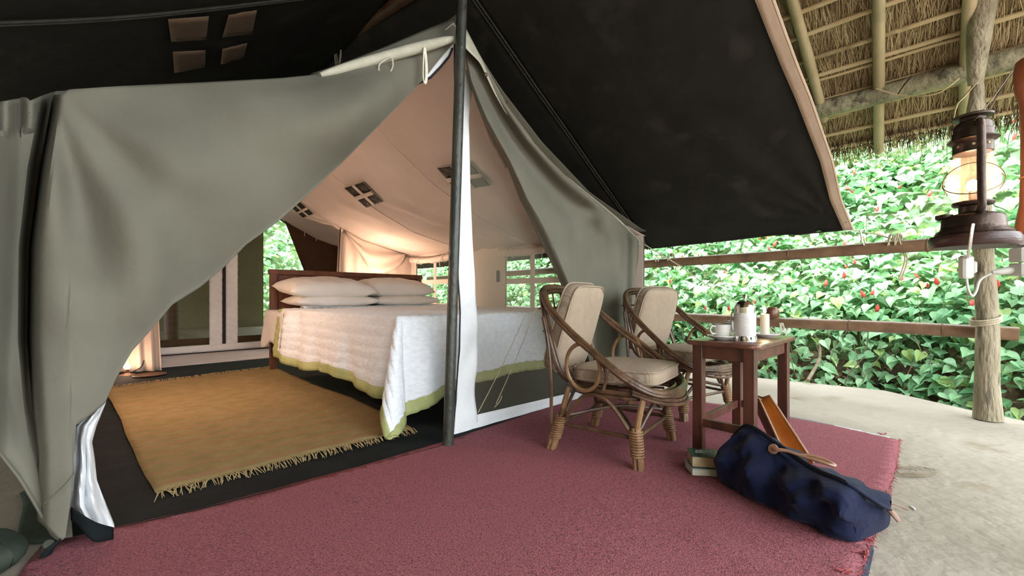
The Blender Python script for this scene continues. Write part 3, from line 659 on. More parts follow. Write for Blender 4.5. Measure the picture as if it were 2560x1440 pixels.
# ---------------- front: right net door with white bands
net_rows = [(225, 1179, 1181), (260, 1174, 1215), (300, 1172, 1245), (350, 1172, 1275), (400, 1173, 1300), (480, 1175, 1335), (600, 1180, 1390), (700, 1186, 1450), (870, 1195, 1500), (950, 1187, 1500), (1037, 1190, 1500)]
def rows_fn(rows, v, wob=0.0):
    tl = [(r[0], r[1]) for r in rows]; tr_ = [(r[0], r[2]) for r in rows]; y0, y1 = rows[0][0], rows[-1][0]
    def f(a, b):
        y = y0+(y1-y0)*b; x = interp(tl, y)*(1-a) + interp(tr_, y)*a
        return FP(x, y, v - wob*nz(x*.012, y*.012, 2))
    return f
def net_fn(a, b):
    y = 225+(1037-225)*b; x = interp([(r[0], r[1]) for r in net_rows], y)*(1-a)+interp([(r[0], r[2]) for r in net_rows], y)*a
    yb = y if y < 880 else y - (x-1190)*0.232*sm(880, 1037, y)
    return FP(x, yb, 0.03)
MB().grid(net_fn, 14, 40).build('net_door', 'net', tent)
band_rows = [(112, 1137, 1150), (180, 1137, 1165), (225, 1138, 1179), (300, 1139, 1172), (480, 1140, 1176), (600, 1142, 1181), (700, 1146, 1187), (780, 1151, 1192), (870, 1149, 1196), (950, 1143, 1187), (1037, 1137, 1191), (1092, 1133, 1196)]
f_ = rows_fn(band_rows, 0.0, 0.03)
MB().grid(lambda a, b: f_(a, b) - W*(0.012*math.sin(b*50+a*4)*sm(.5, .8, b)*.6), 8, 110).build('door_band', 'white_band', tent, solid=0.003)
MB().tube([f_(0, i/60)-W*.006-U*.006 for i in range(61)], 0.007, 6, flat=.6).build('zip', 'zip', tent)
def bot(a, b):
    x = 1133 + (1500-1133)*a; y0 = 1037-(x-1190)*0.232 if x > 1190 else 1040; y1 = 1092-(x-1133)*0.30
    return FP(x, y0+(y1-y0)*b, -0.004 - 0.008*nz(x*.02, b*2, 4))
MB().grid(bot, 40, 6).build('door_band', 'white_band', tent, solid=0.003)
MB().tube([bot(i/20, 1.0)-W*.006 for i in range(21)], 0.006, 6).build('hem_cord', 'tarp', tent)
up_rows = [(175, 1165, 1186), (225, 1178, 1212), (300, 1206, 1246), (360, 1228, 1272), (420, 1262, 1290)]
MB().grid(rows_fn(up_rows, 0.01, .02), 4, 20).build('door_band', 'curtain', tent, solid=0.003)
# thin cords seen against the net door
for a_, b_ in (((1310, 795), (1195, 1032)), ((1338, 775), (1240, 1010)), ((1255, 990), (1236, 1018))):
    MB().tube([FP(*a_, 0.02), (FP(*a_, 0.01)+FP(*b_, .01))/2-W*.01, FP(*b_, -0.01)], 0.0022, 5, smooth=4).build('tie_cord', 'rope', tent)
# ---------------- front: right outer flap
R_rows = [(105, 1163, 1180), (150, 1164, 1203), (200, 1172, 1230), (250, 1190, 1258), (300, 1210, 1292), (350, 1236, 1328), (400, 1262, 1374), (450, 1282, 1425),
          (500, 1300, 1487), (545, 1324, 1540), (600, 1349, 1597), (650, 1374, 1595), (700, 1398, 1586), (760, 1420, 1580), (830, 1440, 1574), (900, 1462, 1566), (968, 1482, 1556)]
def rflap(a, b):
    y = 105+(968-105)*b; xl = interp([(r[0], r[1]) for r in R_rows], y); xr = interp([(r[0], r[2]) for r in R_rows], y); x = xl*(1-a)+xr*a
    # folds run from the peak and fan out, plus a corner drag at (1515,535)
    dep = -0.02 - 0.05*sm(0, .12, a)*sm(0, .2, b)
    dep += -0.045*math.sin(a*7.5+0.6)*sm(0.02, .25, b)*(1-.5*sm(.5, 1, b))
    th = abs(math.atan2(x-1512, y-533)); r_ = math.hypot(x-1512, y-533)
    dep += -0.022*math.sin(th*5.5+.8)*math.exp(-r_/210)*sm(10, 60, r_)
    dep += -0.02*nz(x*.008, y*.005, 7)
    if x > 1545 and y > 560: dep += 0.05*sm(1545, 1562, x)*(1-sm(1562, 1590, x))*1.0
    return FP(x, y, dep)
MB().grid(rflap, 56, 90).build('door_flap', 'canvas', tent, solid=0.004)
# roof edge valance along the right slope with eyelets
e_rows = [(1158, 45), (1165, 72), (1200, 140), (1240, 215), (1270, 268), (1350, 378), (1400, 428), (1500, 508), (1545, 545), (1601, 602)]
lo = [(1158, 108), (1200, 150), (1235, 225), (1262, 272), (1348, 382), (1400, 434), (1500, 514), (1545, 552), (1600, 612)]
def val(a, b):
    x = 1158+(1601-1158)*a; y = interp(e_rows, x)*(1-b)+interp(lo, x)*b + b*6
    return FP(x, y, -0.03-0.075*b*(1-a)**.5)
MB().grid(val, 60, 6).build('roof_valance', 'canvas_hem', tent, solid=0.004)
for px, py in ((1214, 187), (1267, 256)):
    p = FP(px, py, -.10); MB().lathe([(0.005, 0), (0.011, 0.0), (0.011, .004), (0.005, .004)], p, 12, frame(V((0, 0, 1)).cross(-W), -W), closed=True).build('eyelet', 'wire', tent)
# tent corner side piece beyond the flap
MB().grid(lambda a, b: T(HU+.02+0.05*a, 0.0+0.30*a, 0.02+(1.20)*b), 6, 10).build('corner_panel', 'canvas', tent, solid=0.004)
# ---------------- front: left outer flap
Ltop = [(95, 238), (118, 236), (130, 232), (138, 226), (146, 224), (300, 216), (500, 207), (700, 196), (780, 188), (850, 172), (960, 138), (1065, 112), (1138, 97)]
Lbot = [(95, 1300), (130, 1330), (152, 1352), (164, 1345), (174, 1270), (183, 1200), (186, 1110), (190, 1064), (225, 1040), (262, 1008), (290, 945), (330, 878), (375, 828), (430, 762), (500, 718), (560, 668), (615, 612), (690, 558), (750, 505),
        (850, 412), (950, 312), (1055, 202), (1085, 165), (1112, 132), (1138, 104)]
def lflap(a, b):
    # left border slants: (135,230) down to (60,700) down to (150,1352)
    x = 95 + (1138-95)*a
    y0 = interp(Ltop, x); y1 = interp(Lbot, x); y = y0+(y1-y0)*b
    xx = x
    bl_ = interp([(230, 136), (420, 102), (620, 74), (850, 70), (1100, 90), (1352, 150)], y)
    if x < 260: xx = bl_ + (260-bl_)*(x-95)/165.0 if y < 1005 else x
    if y >= 1005 and x < 260:
        k = sm(1005, 1200, y); xx = (bl_ + (260-bl_)*(x-95)/165.0)*(1-k) + x*k
    th = math.atan2(xx-120, y-200); r_ = math.hypot(xx-120, y-200)
    fan = math.sin(th*13.0+1.0)*0.028*sm(40, 330, r_)*math.exp(-max(0, th-0.1)*1.1)
    fan += math.sin(th*5.2+.3)*0.030*sm(200, 600, r_)
    diag = 0.03*math.sin((y-0.55*xx+300)*0.0125)*sm(500, 900, xx)*sm(0, .15, b)
    dep = -0.05 - 0.10*math.sin(PI*min(1, b*1.02))*sm(130, 420, xx)*(1-sm(900, 1138, xx)) - fan - diag - 0.02*nz(xx*.006, y*.006, 9)
    dep += 0.24*(1-sm(95, 128, x))**1.5*sm(225, 260, y)*(1-.8*sm(800, 1100, y))
    return FP(xx, y, dep)
MB().grid(lflap, 150, 90).build('door_flap', 'canvas', tent, solid=0.004)
# canvas beyond the fold at the far left
Btop = [(-260, 330), (-100, 272), (0, 256), (30, 250), (66, 243), (80, 252), (100, 243), (140, 228), (175, 226)]
Bbot = [(-260, 860), (0, 1098), (60, 1195), (125, 1335), (160, 1362), (175, 1350)]
XC = [(230, 136), (420, 100), (620, 78), (850, 76), (1100, 100), (1352, 155)]
def lwall(a, b):
    x = -260+435*a; y0 = interp(Btop, x); y1 = interp(Bbot, x); y = y0+(y1-y0)*b
    sx = x; x = x + (interp(XC, y)-136)*sm(-200, 100, x)*(1-.6*sm(1000, 1350, y))
    dep = 0.075 -.06 + .30*sm(-34, 2, sx-136)*(1-.75*sm(850, 1150, y)) - 0.10*(1-sm(-40, 60, x + 0.05*(y-240))) - 0.009*math.sin((x+0.10*(y-240))*0.045)*sm(0, .3, b+.1)
    dep -= 0.06*sm(.72, 1.0, b)
    if y < 330: dep -= 0.02*math.sin((x-66)*.11+.5)
    return FP(x, y, dep)
MB().grid(lwall, 150, 70).build('wall_panel', 'canvas', tent, solid=0.004)
MB().tube([lwall(.3+.7*i/30, 1.0)-W*.008 for i in range(31)], 0.005, 6, flat=.7).build('hem_band', 'canvas', tent)
MB().tube([lflap(0.045+.0*i, .90) for i in range(2)], 0.004, 5).build('hem_stitch', 'canvas', tent)
m = MB(); m.tube([plane(*p, T(0, -.13), W) for p in ((112, 1258), (140, 1232), (165, 1208), (185, 1182))], 0.003, 6, smooth=4, flat=.5); m.build('hem_band', 'canvas', tent)
# roof edge above the left flap and rolled hem
Ctop = [(775, 186), (850, 160), (960, 118), (1050, 80), (1100, 60), (1138, 44)]
Cbot = [(775, 190), (850, 174), (960, 142), (1050, 118), (1138, 100)]
MB().grid(lambda a, b: FP(775+363*a, interp(Ctop, 775+363*a)*(1-b)+interp(Cbot, 775+363*a)*b, 0.03-0.06*b), 30, 5).build('roof_valance', 'canvas', tent, solid=0.004)
hp = [(800, 188), (845, 176), (900, 160), (965, 142), (1030, 124), (1065, 115), (1110, 103), (1136, 97)]
MB().tube([FP(x, y, -.085) for x, y in hp], [0.010, 0.022, 0.026, 0.028, 0.030, 0.030, 0.024, 0.014], 12, smooth=5, flat=0.8).build('rolled_hem', 'canvas_hem', tent)
MB().tube([FP(*p, -.115) for p in ((978, 143), (962, 150), (948, 162), (948, 182), (956, 193), (972, 184), (982, 165), (980, 145))], 0.006, 6, smooth=4, flat=.5).build('tie_loop', 'white_cord', tent)
MB().tube([FP(*p, -.115) for p in ((1060, 118), (1058, 160), (1058, 195), (1062, 208), (1066, 195), (1066, 160), (1062, 120))], 0.006, 6, smooth=4, flat=.5).build('tie_loop', 'white_cord', tent)
# white band and black zip along the inner edge of the left flap near the peak
def eb(a, b):
    ps = [(1132, 108), (1112, 132), (1085, 165), (1060, 198), (1030, 222)]; q = [(1130, 122), (1122, 142), (1100, 168), (1075, 194), (1032, 215)]
    i = min(3, int(a*4)); t = a*4-i
    p0 = V((ps[i][0]*(1-t)+ps[i+1][0]*t, ps[i][1]*(1-t)+ps[i+1][1]*t)); p1 = V((q[i][0]*(1-t)+q[i+1][0]*t, q[i][1]*(1-t)+q[i+1][1]*t))
    p = p0*(1-b)+p1*b; return FP(p.x, p.y, -0.03)
MB().grid(eb, 12, 2).build('door_band', 'white_band', tent, solid=.003)
MB().tube([eb(i/8, 1)-W*.004 for i in range(9)], 0.006, 5).build('zip', 'zip', tent)
# left net door bundled down at the foot of the flap
bl_l = [(1005, 250), (1035, 222), (1065, 190), (1120, 186), (1180, 184), (1230, 176), (1265, 172), (1310, 196), (1345, 224)]
bl_r = [(1005, 264), (1035, 252), (1065, 240), (1105, 229), (1150, 236), (1200, 241), (1260, 264), (1315, 286), (1345, 272)]
def bund(a, b):
    y = 1005+340*b; x = interp(bl_l, y)*(1-a)+interp(bl_r, y)*a
    dep = 0.02 - 0.06*math.sin(PI*a) - 0.016*math.sin(a*15+b*5) - .02*nz(a*5, b*6, 1)
    return FP(x, y, dep)
MB().grid(bund, 20, 60).build('net_door_bundle', 'white_band', tent, solid=0.003)
MB().grid(lambda a, b: plane(178+105*a, (1268+50*a)*(1-b)+(1300+48*sm(0, .6, a)+0*a)*b + 8*math.sin(PI*a), T(0, -.075-.03*math.sin(PI*a)), W), 14, 4).build('bundle_border', 'groundsheet', tent, solid=.003)
# floor parts of the tent
gs = [G(140, 1364), G(400, 1306), G(700, 1231), G(1000, 1150), G(1115, 1118), T(0.3, -.06), T(1.3, -.04), T(2.0, -.02), T(2.0, 3.85), T(-1.42, 3.85), T(-1.40, .02)]
MB().poly([p+V((0, 0, .004)) for p in gs], 0.007).build('groundsheet', 'groundsheet', tent, smooth=False)
MB().poly([T(-1.42, 3.68, .010), T(1.98, 3.68, .010), T(1.98, VB, .008), T(-1.42, VB, .008)], 0.008).build('rear_floor_cloth', 'cotton_floor', tent, smooth=False)
MB().tube([p + V((0, 0, .008)) for p in gs[:5]], 0.007, 8, smooth=8).build('groundsheet_hem', 'groundsheet', tent)
# peg and strap at the left corner of the flap
pg = empty('tent_peg', G(104, 1400)); tag(pg, 'grey metal tent peg with dark strap on the red carpet at bottom left', 'peg')
MB().tube([G(104, 1408), G(112, 1380, .03), G(122, 1360, .06)], [0.006, 0.010, 0.012], 8).build('peg', 'pole', pg)
MB().tube([G(115, 1388, .03), G(125, 1372, .05), G(148, 1352, .06), G(160, 1345, .05)], [0.014, 0.012, 0.008, 0.004], 8, flat=.4).build('strap', 'groundsheet', pg)
cl = MB(); cl.grid(lambda a, b: V((G(-75, 1450).x+ .11*math.sin(PI*a)*math.cos(2*PI*b), G(-75, 1450).y + .09*math.sin(PI*a)*math.sin(2*PI*b), 0.0+0.055*(1+math.cos(PI*a))*(1+.2*nz(a*3, b*5, 1)))), 12, 24)
o = cl.build('dark_cloth', 'camo'); tag(o, 'bunched dark green cloth lying at the bottom left corner', 'cloth')
o = MB().grid(lambda a, b: G(48+135*a+14*nz(a*2, b*3, 4)+8*math.sin(b*5), 1238+125*b+14*nz(a*3, b*2, 9), .004)+V((0, 0, .006*(1+nz(a*4, b*4, 2)))), 10, 10).build('camouflage_cloth', 'camo', solid=.003); tag(o, 'flat mottled dark green cloth on the mud beside the flap corner', 'cloth')

# ================================================================== POLES AND FLY
pole = empty('tent_pole', G(1120, 1117)); tag(pole, 'dark green metal tent pole standing before the door opening', 'pole')
pb_ = G(1120, 1117)
ptop = P(1155, 0, 2.06); dirp = (ptop-pb_); top = pb_ + dirp*1.17
MB().tube([pb_ + (top-pb_)*(i/12) for i in range(13)], 0.0255, 16).build('shaft', 'pole', pole)
MB().tube([pb_ + dirp*.0, pb_+dirp*.012], 0.0285, 16).build('foot_ferrule', 'pole', pole)
rpl = empty('ridge_pole', T(0.12, .1, 2.45)); tag(rpl, 'dark wooden ridge pole running back under the black fly sheet', 'pole')
MB().tube([P(1100, -66, 2.25), P(1005, 0, 2.54), P(925, 55, 2.85), P(845, 110, 3.17), P(760, 165, 3.5), P(700, 200, 3.8)], 0.036, 12).build('log', 'dark_wood', rpl)
MB().tube([P(*p, 3.14) for p in ((836, 120), (838, 150), (841, 172), (843, 150), (838, 118))], 0.008, 6, smooth=3, flat=.5).build('strap', 'canvas_hem', rpl)
MB().tube([P(*p, 3.10) for p in ((853, 118), (851, 150), (846, 172), (850, 145), (853, 116))], 0.008, 6, smooth=3, flat=.5).build('strap', 'canvas_hem', rpl)
# fly sheet
FZ = 2.55; FM = 0.614; SV = 0.09
def flyz(u): return FZ - FM*abs(u)
fly = empty('fly_sheet', T(0, -1.3, FZ)); tag(fly, 'black canvas fly sheet with tan front hem stretched above the tent', 'fly sheet')
def FLY(px, py, s=1):
    n = (V((0, 0, 1)) + U*FM*s).normalized(); return plane(px, py, T(0, 0, FZ), n)
hem = [(2128, 573), (2098, 500), (2075, 400), (2050, 330), (2020, 245), (1985, 160), (1955, 80), (1926, 0), (1890, -110)]
hemuv = [uv(FLY(*p)) for p in hem]        # u decreasing
hemtab = sorted([(a, b) for a, b in hemuv])
def hv(u): return interp(hemtab, u) if u > hemtab[0][0] else hemtab[0][1]
loww = [uv(FLY(*p)) for p in ((2128, 573), (2000, 583), (1850, 598), (1700, 613), (1635, 620))]
lowtab = sorted([(b, a) for a, b in loww])
def flyR(a, b):
    # b: 0 at hem front, 1 at seam ; a: 0 ridge .. 1 lower edge
    for _ in range(2):
        pass
    ue = 2.25; u = ue*a; v0 = hv(u); v = v0 + (SV-v0)*b
    ul = interp(lowtab, v); u = ul*a; v0 = hv(u); v = v0+(SV-v0)*b
    d = math.hypot(u-2.2, v+1.3); th = math.atan2(v+1.3, 2.2-u)
    w = 0.022*math.sin(th*20)*math.exp(-d*2.4)*sm(0, .25, d)
    belly = -0.035*math.sin(PI*b)*math.sin(PI*min(1, a))
    return T(u, v, flyz(u) + w + belly + .006*nz(u*2, v*2, 0))
MB().grid(flyR, 60, 50).build('sheet_panel', 'fly', fly, solid=0.003)
def flyB(a, b):
    u = 2.27*a; v = SV + (6.0-SV)*b; return T(u, v, flyz(u) - 0.05*math.sin(PI*min(1, b*2.2))*math.sin(PI*a) + .01*nz(u*2, v*2, 5))
MB().grid(flyB, 40, 60).build('sheet_panel', 'fly', fly, solid=0.003)
def flyL(a, b):
    u = -2.9*a; v = -1.2 + 7.2*b; return T(u, v, flyz(u) + .015*nz(u*2, v*2, 8) - .02*math.sin(a*9+b*20)*.3)
MB().grid(flyL, 50, 70).build('sheet_panel', 'fly', fly, solid=0.003)
# raised seam (two stitched cords)
for o_ in (0, 0.022):
    m = MB(); m.tube([flyR(i/40, 1.0) - V((0, 0, .008)) + W*o_ for i in range(41)], 0.006, 6); m.build('seam', 'fly_seam', fly)
for o_ in (0, 0.018):
    pa, pc, pb2 = FLY(-200, 60, -1), FLY(330, 38, -1), FLY(760, -8, -1)
    m = MB(); m.tube([p - V((0, 0, .012)) - W*o_ for p in (pa, pc, pb2)], 0.005, 6, smooth=8); m.build('seam', 'fly_seam', fly)
MB().tube([flyR(1.0, i/20) for i in range(21)], 0.006, 6).build('edge_cord', 'fly_seam', fly)
MB().tube([flyB(1.0, i/20) for i in range(21)], 0.006, 6).build('edge_cord', 'fly_seam', fly)
# tan front hem: strip just inside the edge hanging under
def hemf(a, b):
    i = a*(len(hem)-1); k = min(len(hem)-2, int(i)); t = i-k
    w0 = interp([(0, 26), (.5, 40), (1, 52)], a)
    x = hem[k][0]*(1-t)+hem[k+1][0]*t; y = hem[k][1]*(1-t)+hem[k+1][1]*t
    n = (V((0, 0, 1)) + U*FM).normalized()
    return plane(x - (1-b)*w0 + w0*.25, y + (1-b)*w0*.12, T(0, 0, FZ-.014), n)
MB().grid(hemf, 60, 3).build('front_hem', 'fly_hem', fly, solid=0.004)
for b_ in (0.14, 0.86):
    m = MB(); m.tube([hemf(i/60, b_)-V((0, 0, .003)) for i in range(61)], 0.0012, 4); m.build('hem_stitch', 'straw_dark', fly)
MB().tube([hemf(.035, .55)-V((0, 0, .005))+U*(.004*math.cos(k*1.7)+.0016*k-.006)+V((0, 0, 0))+W*(.005*math.sin(k*2.1)) for k in range(9)], .0009, 4, smooth=3).build('ink_mark', 'zip', fly)
# window patch of the left fly panel
pq = [[(420, 35), (522, 28), (515, 88), (428, 92)], [(572, 25), (642, 14), (630, 74), (556, 82)], [(432, 118), (514, 115), (512, 158), (436, 172)], [(556, 112), (618, 98), (608, 136), (552, 151)]]
for q in pq:
    c = [FLY(x, y, -1) for x, y in q]; MB().grid(lambda a, b: (c[0]*(1-a)+c[1]*a)*(1-b)+(c[3]*(1-a)+c[2]*a)*b - V((0, 0, .022+.004*nz(a*3, b*3, q[0][0]))), 5, 5).build('window_patch', 'fly_patch', fly, solid=.002)
# corner ropes
c0 = FLY(2120, 574)
MB().tube([c0, P(2150, 578, 2.80), P(2200, 588, 2.78), P(2232, 598, 2.74)], 0.004, 6).build('guy_rope', 'rope', fly)
MB().tube([P(2150, 578, 2.80), P(2154, 592, 2.78), P(2155, 605, 2.78)], [0.008, 0.006, 0.008], 6).build('cord_end', 'white_cord', fly)
gr = empty('guy_rope', P(1604, 607, 3.6)); tag(gr, 'thin guy rope running from the tent corner down behind the coffee press', 'rope')
MB().tube([P(1604, 607, 3.60), P(1700, 665, 3.75), P(1760, 708, 3.82), P(1832, 752, 3.9), P(1990, 862, 4.1)], 0.004, 6).build('cord', 'rope', gr)
# ================================================================== BED
BU0, BU1, BV0, BV1 = -0.12, 1.55, 0.335, 2.74
bed = empty('bed', T((BU0+BU1)/2, (BV0+BV1)/2, 0)); tag(bed, 'wooden double bed with plain dark headboard inside the tent', 'bed')
for u in (BU0+.03, BU1-.03):
    MB().box(T(u, BV1-.0, 0.485), (0.06, 0.05, 0.97), UWR, .004).build('headboard_post', 'bed_wood', bed, smooth=False)
    MB().box(T(u, BV0+.05, 0.16), (0.06, 0.06, 0.30), UWR, .004).build('leg', 'bed_wood', bed, smooth=False)
MB().box(T((BU0+BU1)/2, BV1+.005, 0.75), (BU1-BU0-.12, 0.025, 0.36), UWR, .003).build('headboard_panel', 'bed_wood', bed, smooth=False)
MB().box(T((BU0+BU1)/2, BV1, 0.955), (BU1-BU0+.02, 0.055, 0.05), UWR, .004).build('headboard_rail', 'bed_wood', bed, smooth=False)
for u in (BU0+.02, BU1-.02): MB().box(T(u, (BV0+BV1)/2, 0.36), (0.03, BV1-BV0-.1, 0.12), UWR, .003).build('side_rail', 'bed_wood', bed, smooth=False)
MB().box(T((BU0+BU1)/2, BV0+.04, 0.36), (BU1-BU0-.1, .03, .12), UWR, .003).build('foot_rail', 'bed_wood', bed, smooth=False)
MB().box(T((BU0+BU1)/2, (BV0+BV1)/2-.02, 0.50), (BU1-BU0-.04, BV1-BV0-.08, 0.16), UWR, .03).build('mattress', 'sheet', bed)
QT = 0.605
def drape(u0, u1, v0, v1, top, du0, du1, dv0, seed, flare=0.10, wav=0.018):
    """cloth point for (a,b): a across with side drops, b along from the foot drop to v1"""
    def f(p, q, lift=0.0):
        # p, q in cloth coordinates (metres)
        eu = max(0, u0-p) if p < u0 else max(0, p-u1); sg = -1 if p < u0 else 1
        ev = max(0, v0-q)
        mn, mxx = min(eu, ev), max(eu, ev)
        drop = mxx + 0.45*mn
        uu, vv = p, q
        if mn > 0:
            rr0 = math.hypot(eu, ev); ph = math.atan2(ev, eu); drop = rr0
            rho = .02 + flare*rr0*.6 + .30*rr0*math.sin(2*ph)**1.5
            uu = (u0 if sg < 0 else u1) + sg*rho*math.cos(ph); vv = v0 - rho*math.sin(ph)
            if rho < .05: pass
        elif eu > 0: uu = (u0 if sg < 0 else u1) + sg*(.02*sm(0, .04, eu)+flare*eu*.6)
        elif ev > 0: vv = v0 - (.02*sm(0, .04, ev)+flare*ev*.6)
        z = top - drop
        rnd = 0.05
        if drop < rnd: z = top - drop*drop/(2*rnd) if drop > 0 else top
        else: z = top - (drop - rnd/2)
        wv = wav*sm(0.05, .4, max(eu, ev))
        if eu > 0 and ev == 0: uu += sg*wv*(math.sin(q*11+seed)+.6*math.sin(q*23+seed*2))
        if ev > 0: vv -= wv*(math.sin(p*12+seed)+.5*math.sin(p*27+1))*(1-sm(0, .15, eu))
        if mn > 0: z += 0.0
        z = max(z, 0.02 + 0.02*abs(nz(p*9, q*9, 1)))
        z += 0.006*nz(p*5, q*5, seed)*sm(0, .1, top-z+.1)
        return T(uu, vv, z+lift)
    return f
qf = drape(BU0-.01, BU1+.02, BV0-.02, 3, QT, 0, 0, 0, 1.7)
PL, PRt, PF, PH = BU0-.47, BU1+.30, BV0-.455, 2.33
def hl(q): return PL + 0.02*math.sin(q*5+2)      # left hem line
def quilt_pt(a, b, lift=0.0):
    q = PF + (PH-PF)*b; p = hl(q) + (PRt-hl(q))*a
    q -= 0.13*math.exp(-((p-BU0+.1)/.42)**2)*(1-b)**3
    w = qf(p, q, lift)
    # hanging fold near the head on the left side
    if p < BU0-.02:
        k = math.exp(-((q-1.83)/.07)**2)*sm(0, .15, BU0-p); w -= U*(-0.045*k)
        k = math.exp(-((q-2.02)/.10)**2)*sm(0, .15, BU0-p); w -= U*(0.05*k)
    w.z += .005*abs(math.sin(p*PI/.068)) + .0022*nz(p*40, q*22, 1) + .0018*nz(p*90, q*16, 8)
    if w.z < QT-.06: w += (U if p < BU0 else -W)*(-(.006*abs(math.sin(p*PI/.068)) + .0025*nz(p*45, q*30, 3))) if p < BU0 else W*(-(.004*nz(p*60, q*12, 3)+.003*abs(math.sin(p*PI/.068))))
    return w
nu, nvv = 300, 220
ha = 0.062/(PRt-PL); hbv = 0.062/(PH-PF)
quilt = empty('quilt', T(.7, 1.3, .6)); tag(quilt, 'white stitched quilt with green border draped over the bed', 'quilt')
MB().grid(lambda a, b: quilt_pt(ha+(1-ha)*a, hbv+(1-hbv)*b), nu, nvv).build('quilt_cloth', 'quilt', quilt, solid=0.008)
m = MB(); m.grid(lambda a, b: quilt_pt(ha*a*1.02, b, .0015), 3, nvv); m.grid(lambda a, b: quilt_pt(a, hbv*b*1.02, .0015), nu, 3)
m.build('border', 'quilt_hem', quilt, solid=0.009)
MB().grid(lambda a, b: quilt_pt(.006+.19*a, 1-0.030+.030*b, .003) - U*.007 + W*.004, 50, 4).build('border', 'quilt_hem', quilt, solid=0.006)
# quilting stitches in rows along the side: raised ridges
# sheet under the quilt at the head
shf = drape(BU0-.025, BU1+.02, -1, 3, QT-.012, 0, 0, 0, 4.2, wav=.02)
sh = MB(); sh.grid(lambda a, b: shf((BU0-.36-.03*math.sin(b*9))+(BU1+.25-BU0+.36)*a, 2.18+.54*b), 80, 26)
o = sh.build('bed_sheet', 'sheet', solid=.004); tag(o, 'plain white bed sheet hanging below the pillows at the head', 'sheet')
# folded top edge
MB().grid(lambda a, b: T(BU0+.15+(BU1-BU0-.1)*a, PH-.06+.10*b+.02*nz(a*6, 0, 1), QT+.012+.010*math.sin(PI*b)+.006*nz(a*8, b*2, 3)), 50, 6).build('turned_edge', 'quilt', quilt, solid=.006)
def pillow(c, w, d, h, tilt, yaw, label, seed):
    m = MB()
    def f(a, b, top):
        x = 2*a-1; y = 2*b-1
        e = (1-abs(x)**2.6)*(1-abs(y)**2.6); pr = max(0, e)**0.42
        pinch = 1 - 0.07*(1-abs(x)**2)*abs(y)**3 ; pinx = 1 - 0.05*(1-abs(y)**2)*abs(x)**3
        z = (1 if top else -0.7)*h*0.5*pr*(1+.12*nz(x*1.5, y*1.5, seed)) + .008*nz(x*4, y*4, seed+3)
        return V((x*w/2*pinx, y*d/2*pinch, z))
    n = 26
    m.grid(lambda a, b: f(a, b, True), n, n); m.grid(lambda a, b: f(1-a, b, False), n, n)
    R = UWR @ Rz(yaw) @ Matrix.Rotation(tilt, 3, 'X'); m.v = [V(c) + R @ p for p in m.v]
    o = m.build('pillow', 'pillow'); tag(o, label, 'pillow', 'white pillows at the head of the bed')
    mdl = o.modifiers.new('weld', 'WELD'); mdl.merge_threshold = 0.0008
pillow(T(0.34, 2.42, 0.672), 0.80, 0.46, 0.15, 0.02, 0.03, 'lower white pillow at the left, flattened under the one above', 1)
pillow(T(1.10, 2.44, 0.672), 0.76, 0.46, 0.15, 0.02, -.03, 'lower white pillow at the right, beneath the rounder one', 2)
pillow(T(0.30, 2.44, 0.79), 0.84, 0.50, 0.23, 0.12, 0.06, 'upper white pillow at the left of the bed, pointed left end', 3)
pillow(T(1.04, 2.50, 0.80), 0.80, 0.50, 0.24, 0.12, -.05, 'upper white pillow at the right of the bed, nearest the window', 4)
# bedside lamp behind the headboard (only its tip shows) and its light
bt = empty('bedside_lamp', T(1.28, 3.22, .0)); tag(bt, 'small warm lamp glowing behind the headboard, only its tip showing', 'lamp')
MB().lathe([(0.07, .60), (0.075, .605), (0.05, .62), (0.012, .64), (0.010, .76), (0.018, .77), (0.018, .79)], T(1.28, 3.22), 20).build('base', 'dark_wood', bt)
MB().lathe([(0.001, .79), (0.022, .80), (0.03, .825), (0.022, .85), (0.001, .86)], T(1.28, 3.22), 16).build('bulb', 'bulb_dim', bt)
bs = empty('bedside_table', T(1.28, 3.22, 0)); tag(bs, 'low dark bedside table behind the headboard, carrying the lamp', 'table')
MB().box(T(1.28, 3.22, .585), (0.4, .34, .03), UWR, .004).build('top', 'bed_wood', bs, smooth=False)
for a in (-.17, .17):
    for b in (-.14, .14): MB().box(T(1.28+a, 3.22+b, .285), (.035, .035, .57), UWR, .002).build('leg', 'bed_wood', bs, smooth=False)
def lamp(p, e, c, r=0.04):
    l = bpy.data.lights.new('lamp_light', 'POINT'); l.energy = e; l.color = c; l.shadow_soft_size = r
    o = bpy.data.objects.new('lamp_light', l); COL.objects.link(o); o.location = p; return o
lo_ = lamp(T(1.28, 3.22, .90), 15, (1.0, .66, .46), .05); lo_.parent = bt; lo_.location = T(1.28, 3.22, .90) - bt.location
sl2 = empty('unseen_fill_lamp', T(-1.15, 1.75, 1.11)); tag(sl2, 'added warm fill bulb on a cord, unseen behind the left door flap', 'lamp')  # fill lamp added out of sight to warm the roof lining and quilt
MB().tube([T(-1.15, 1.75, 1.11), T(-1.15, 1.75, troof(-1.15, 1.75))], .003, 6).build('cord', 'zip', sl2)
MB().lathe([(0, 1.04), (.025, 1.05), (.03, 1.08), (.02, 1.10), (0, 1.11)], T(-1.15, 1.75), 14).build('bulb', 'bulb_dim', sl2)
lo_ = lamp((0, 0, -.12), 13, (1.0, .68, .48), .05); lo_.parent = sl2
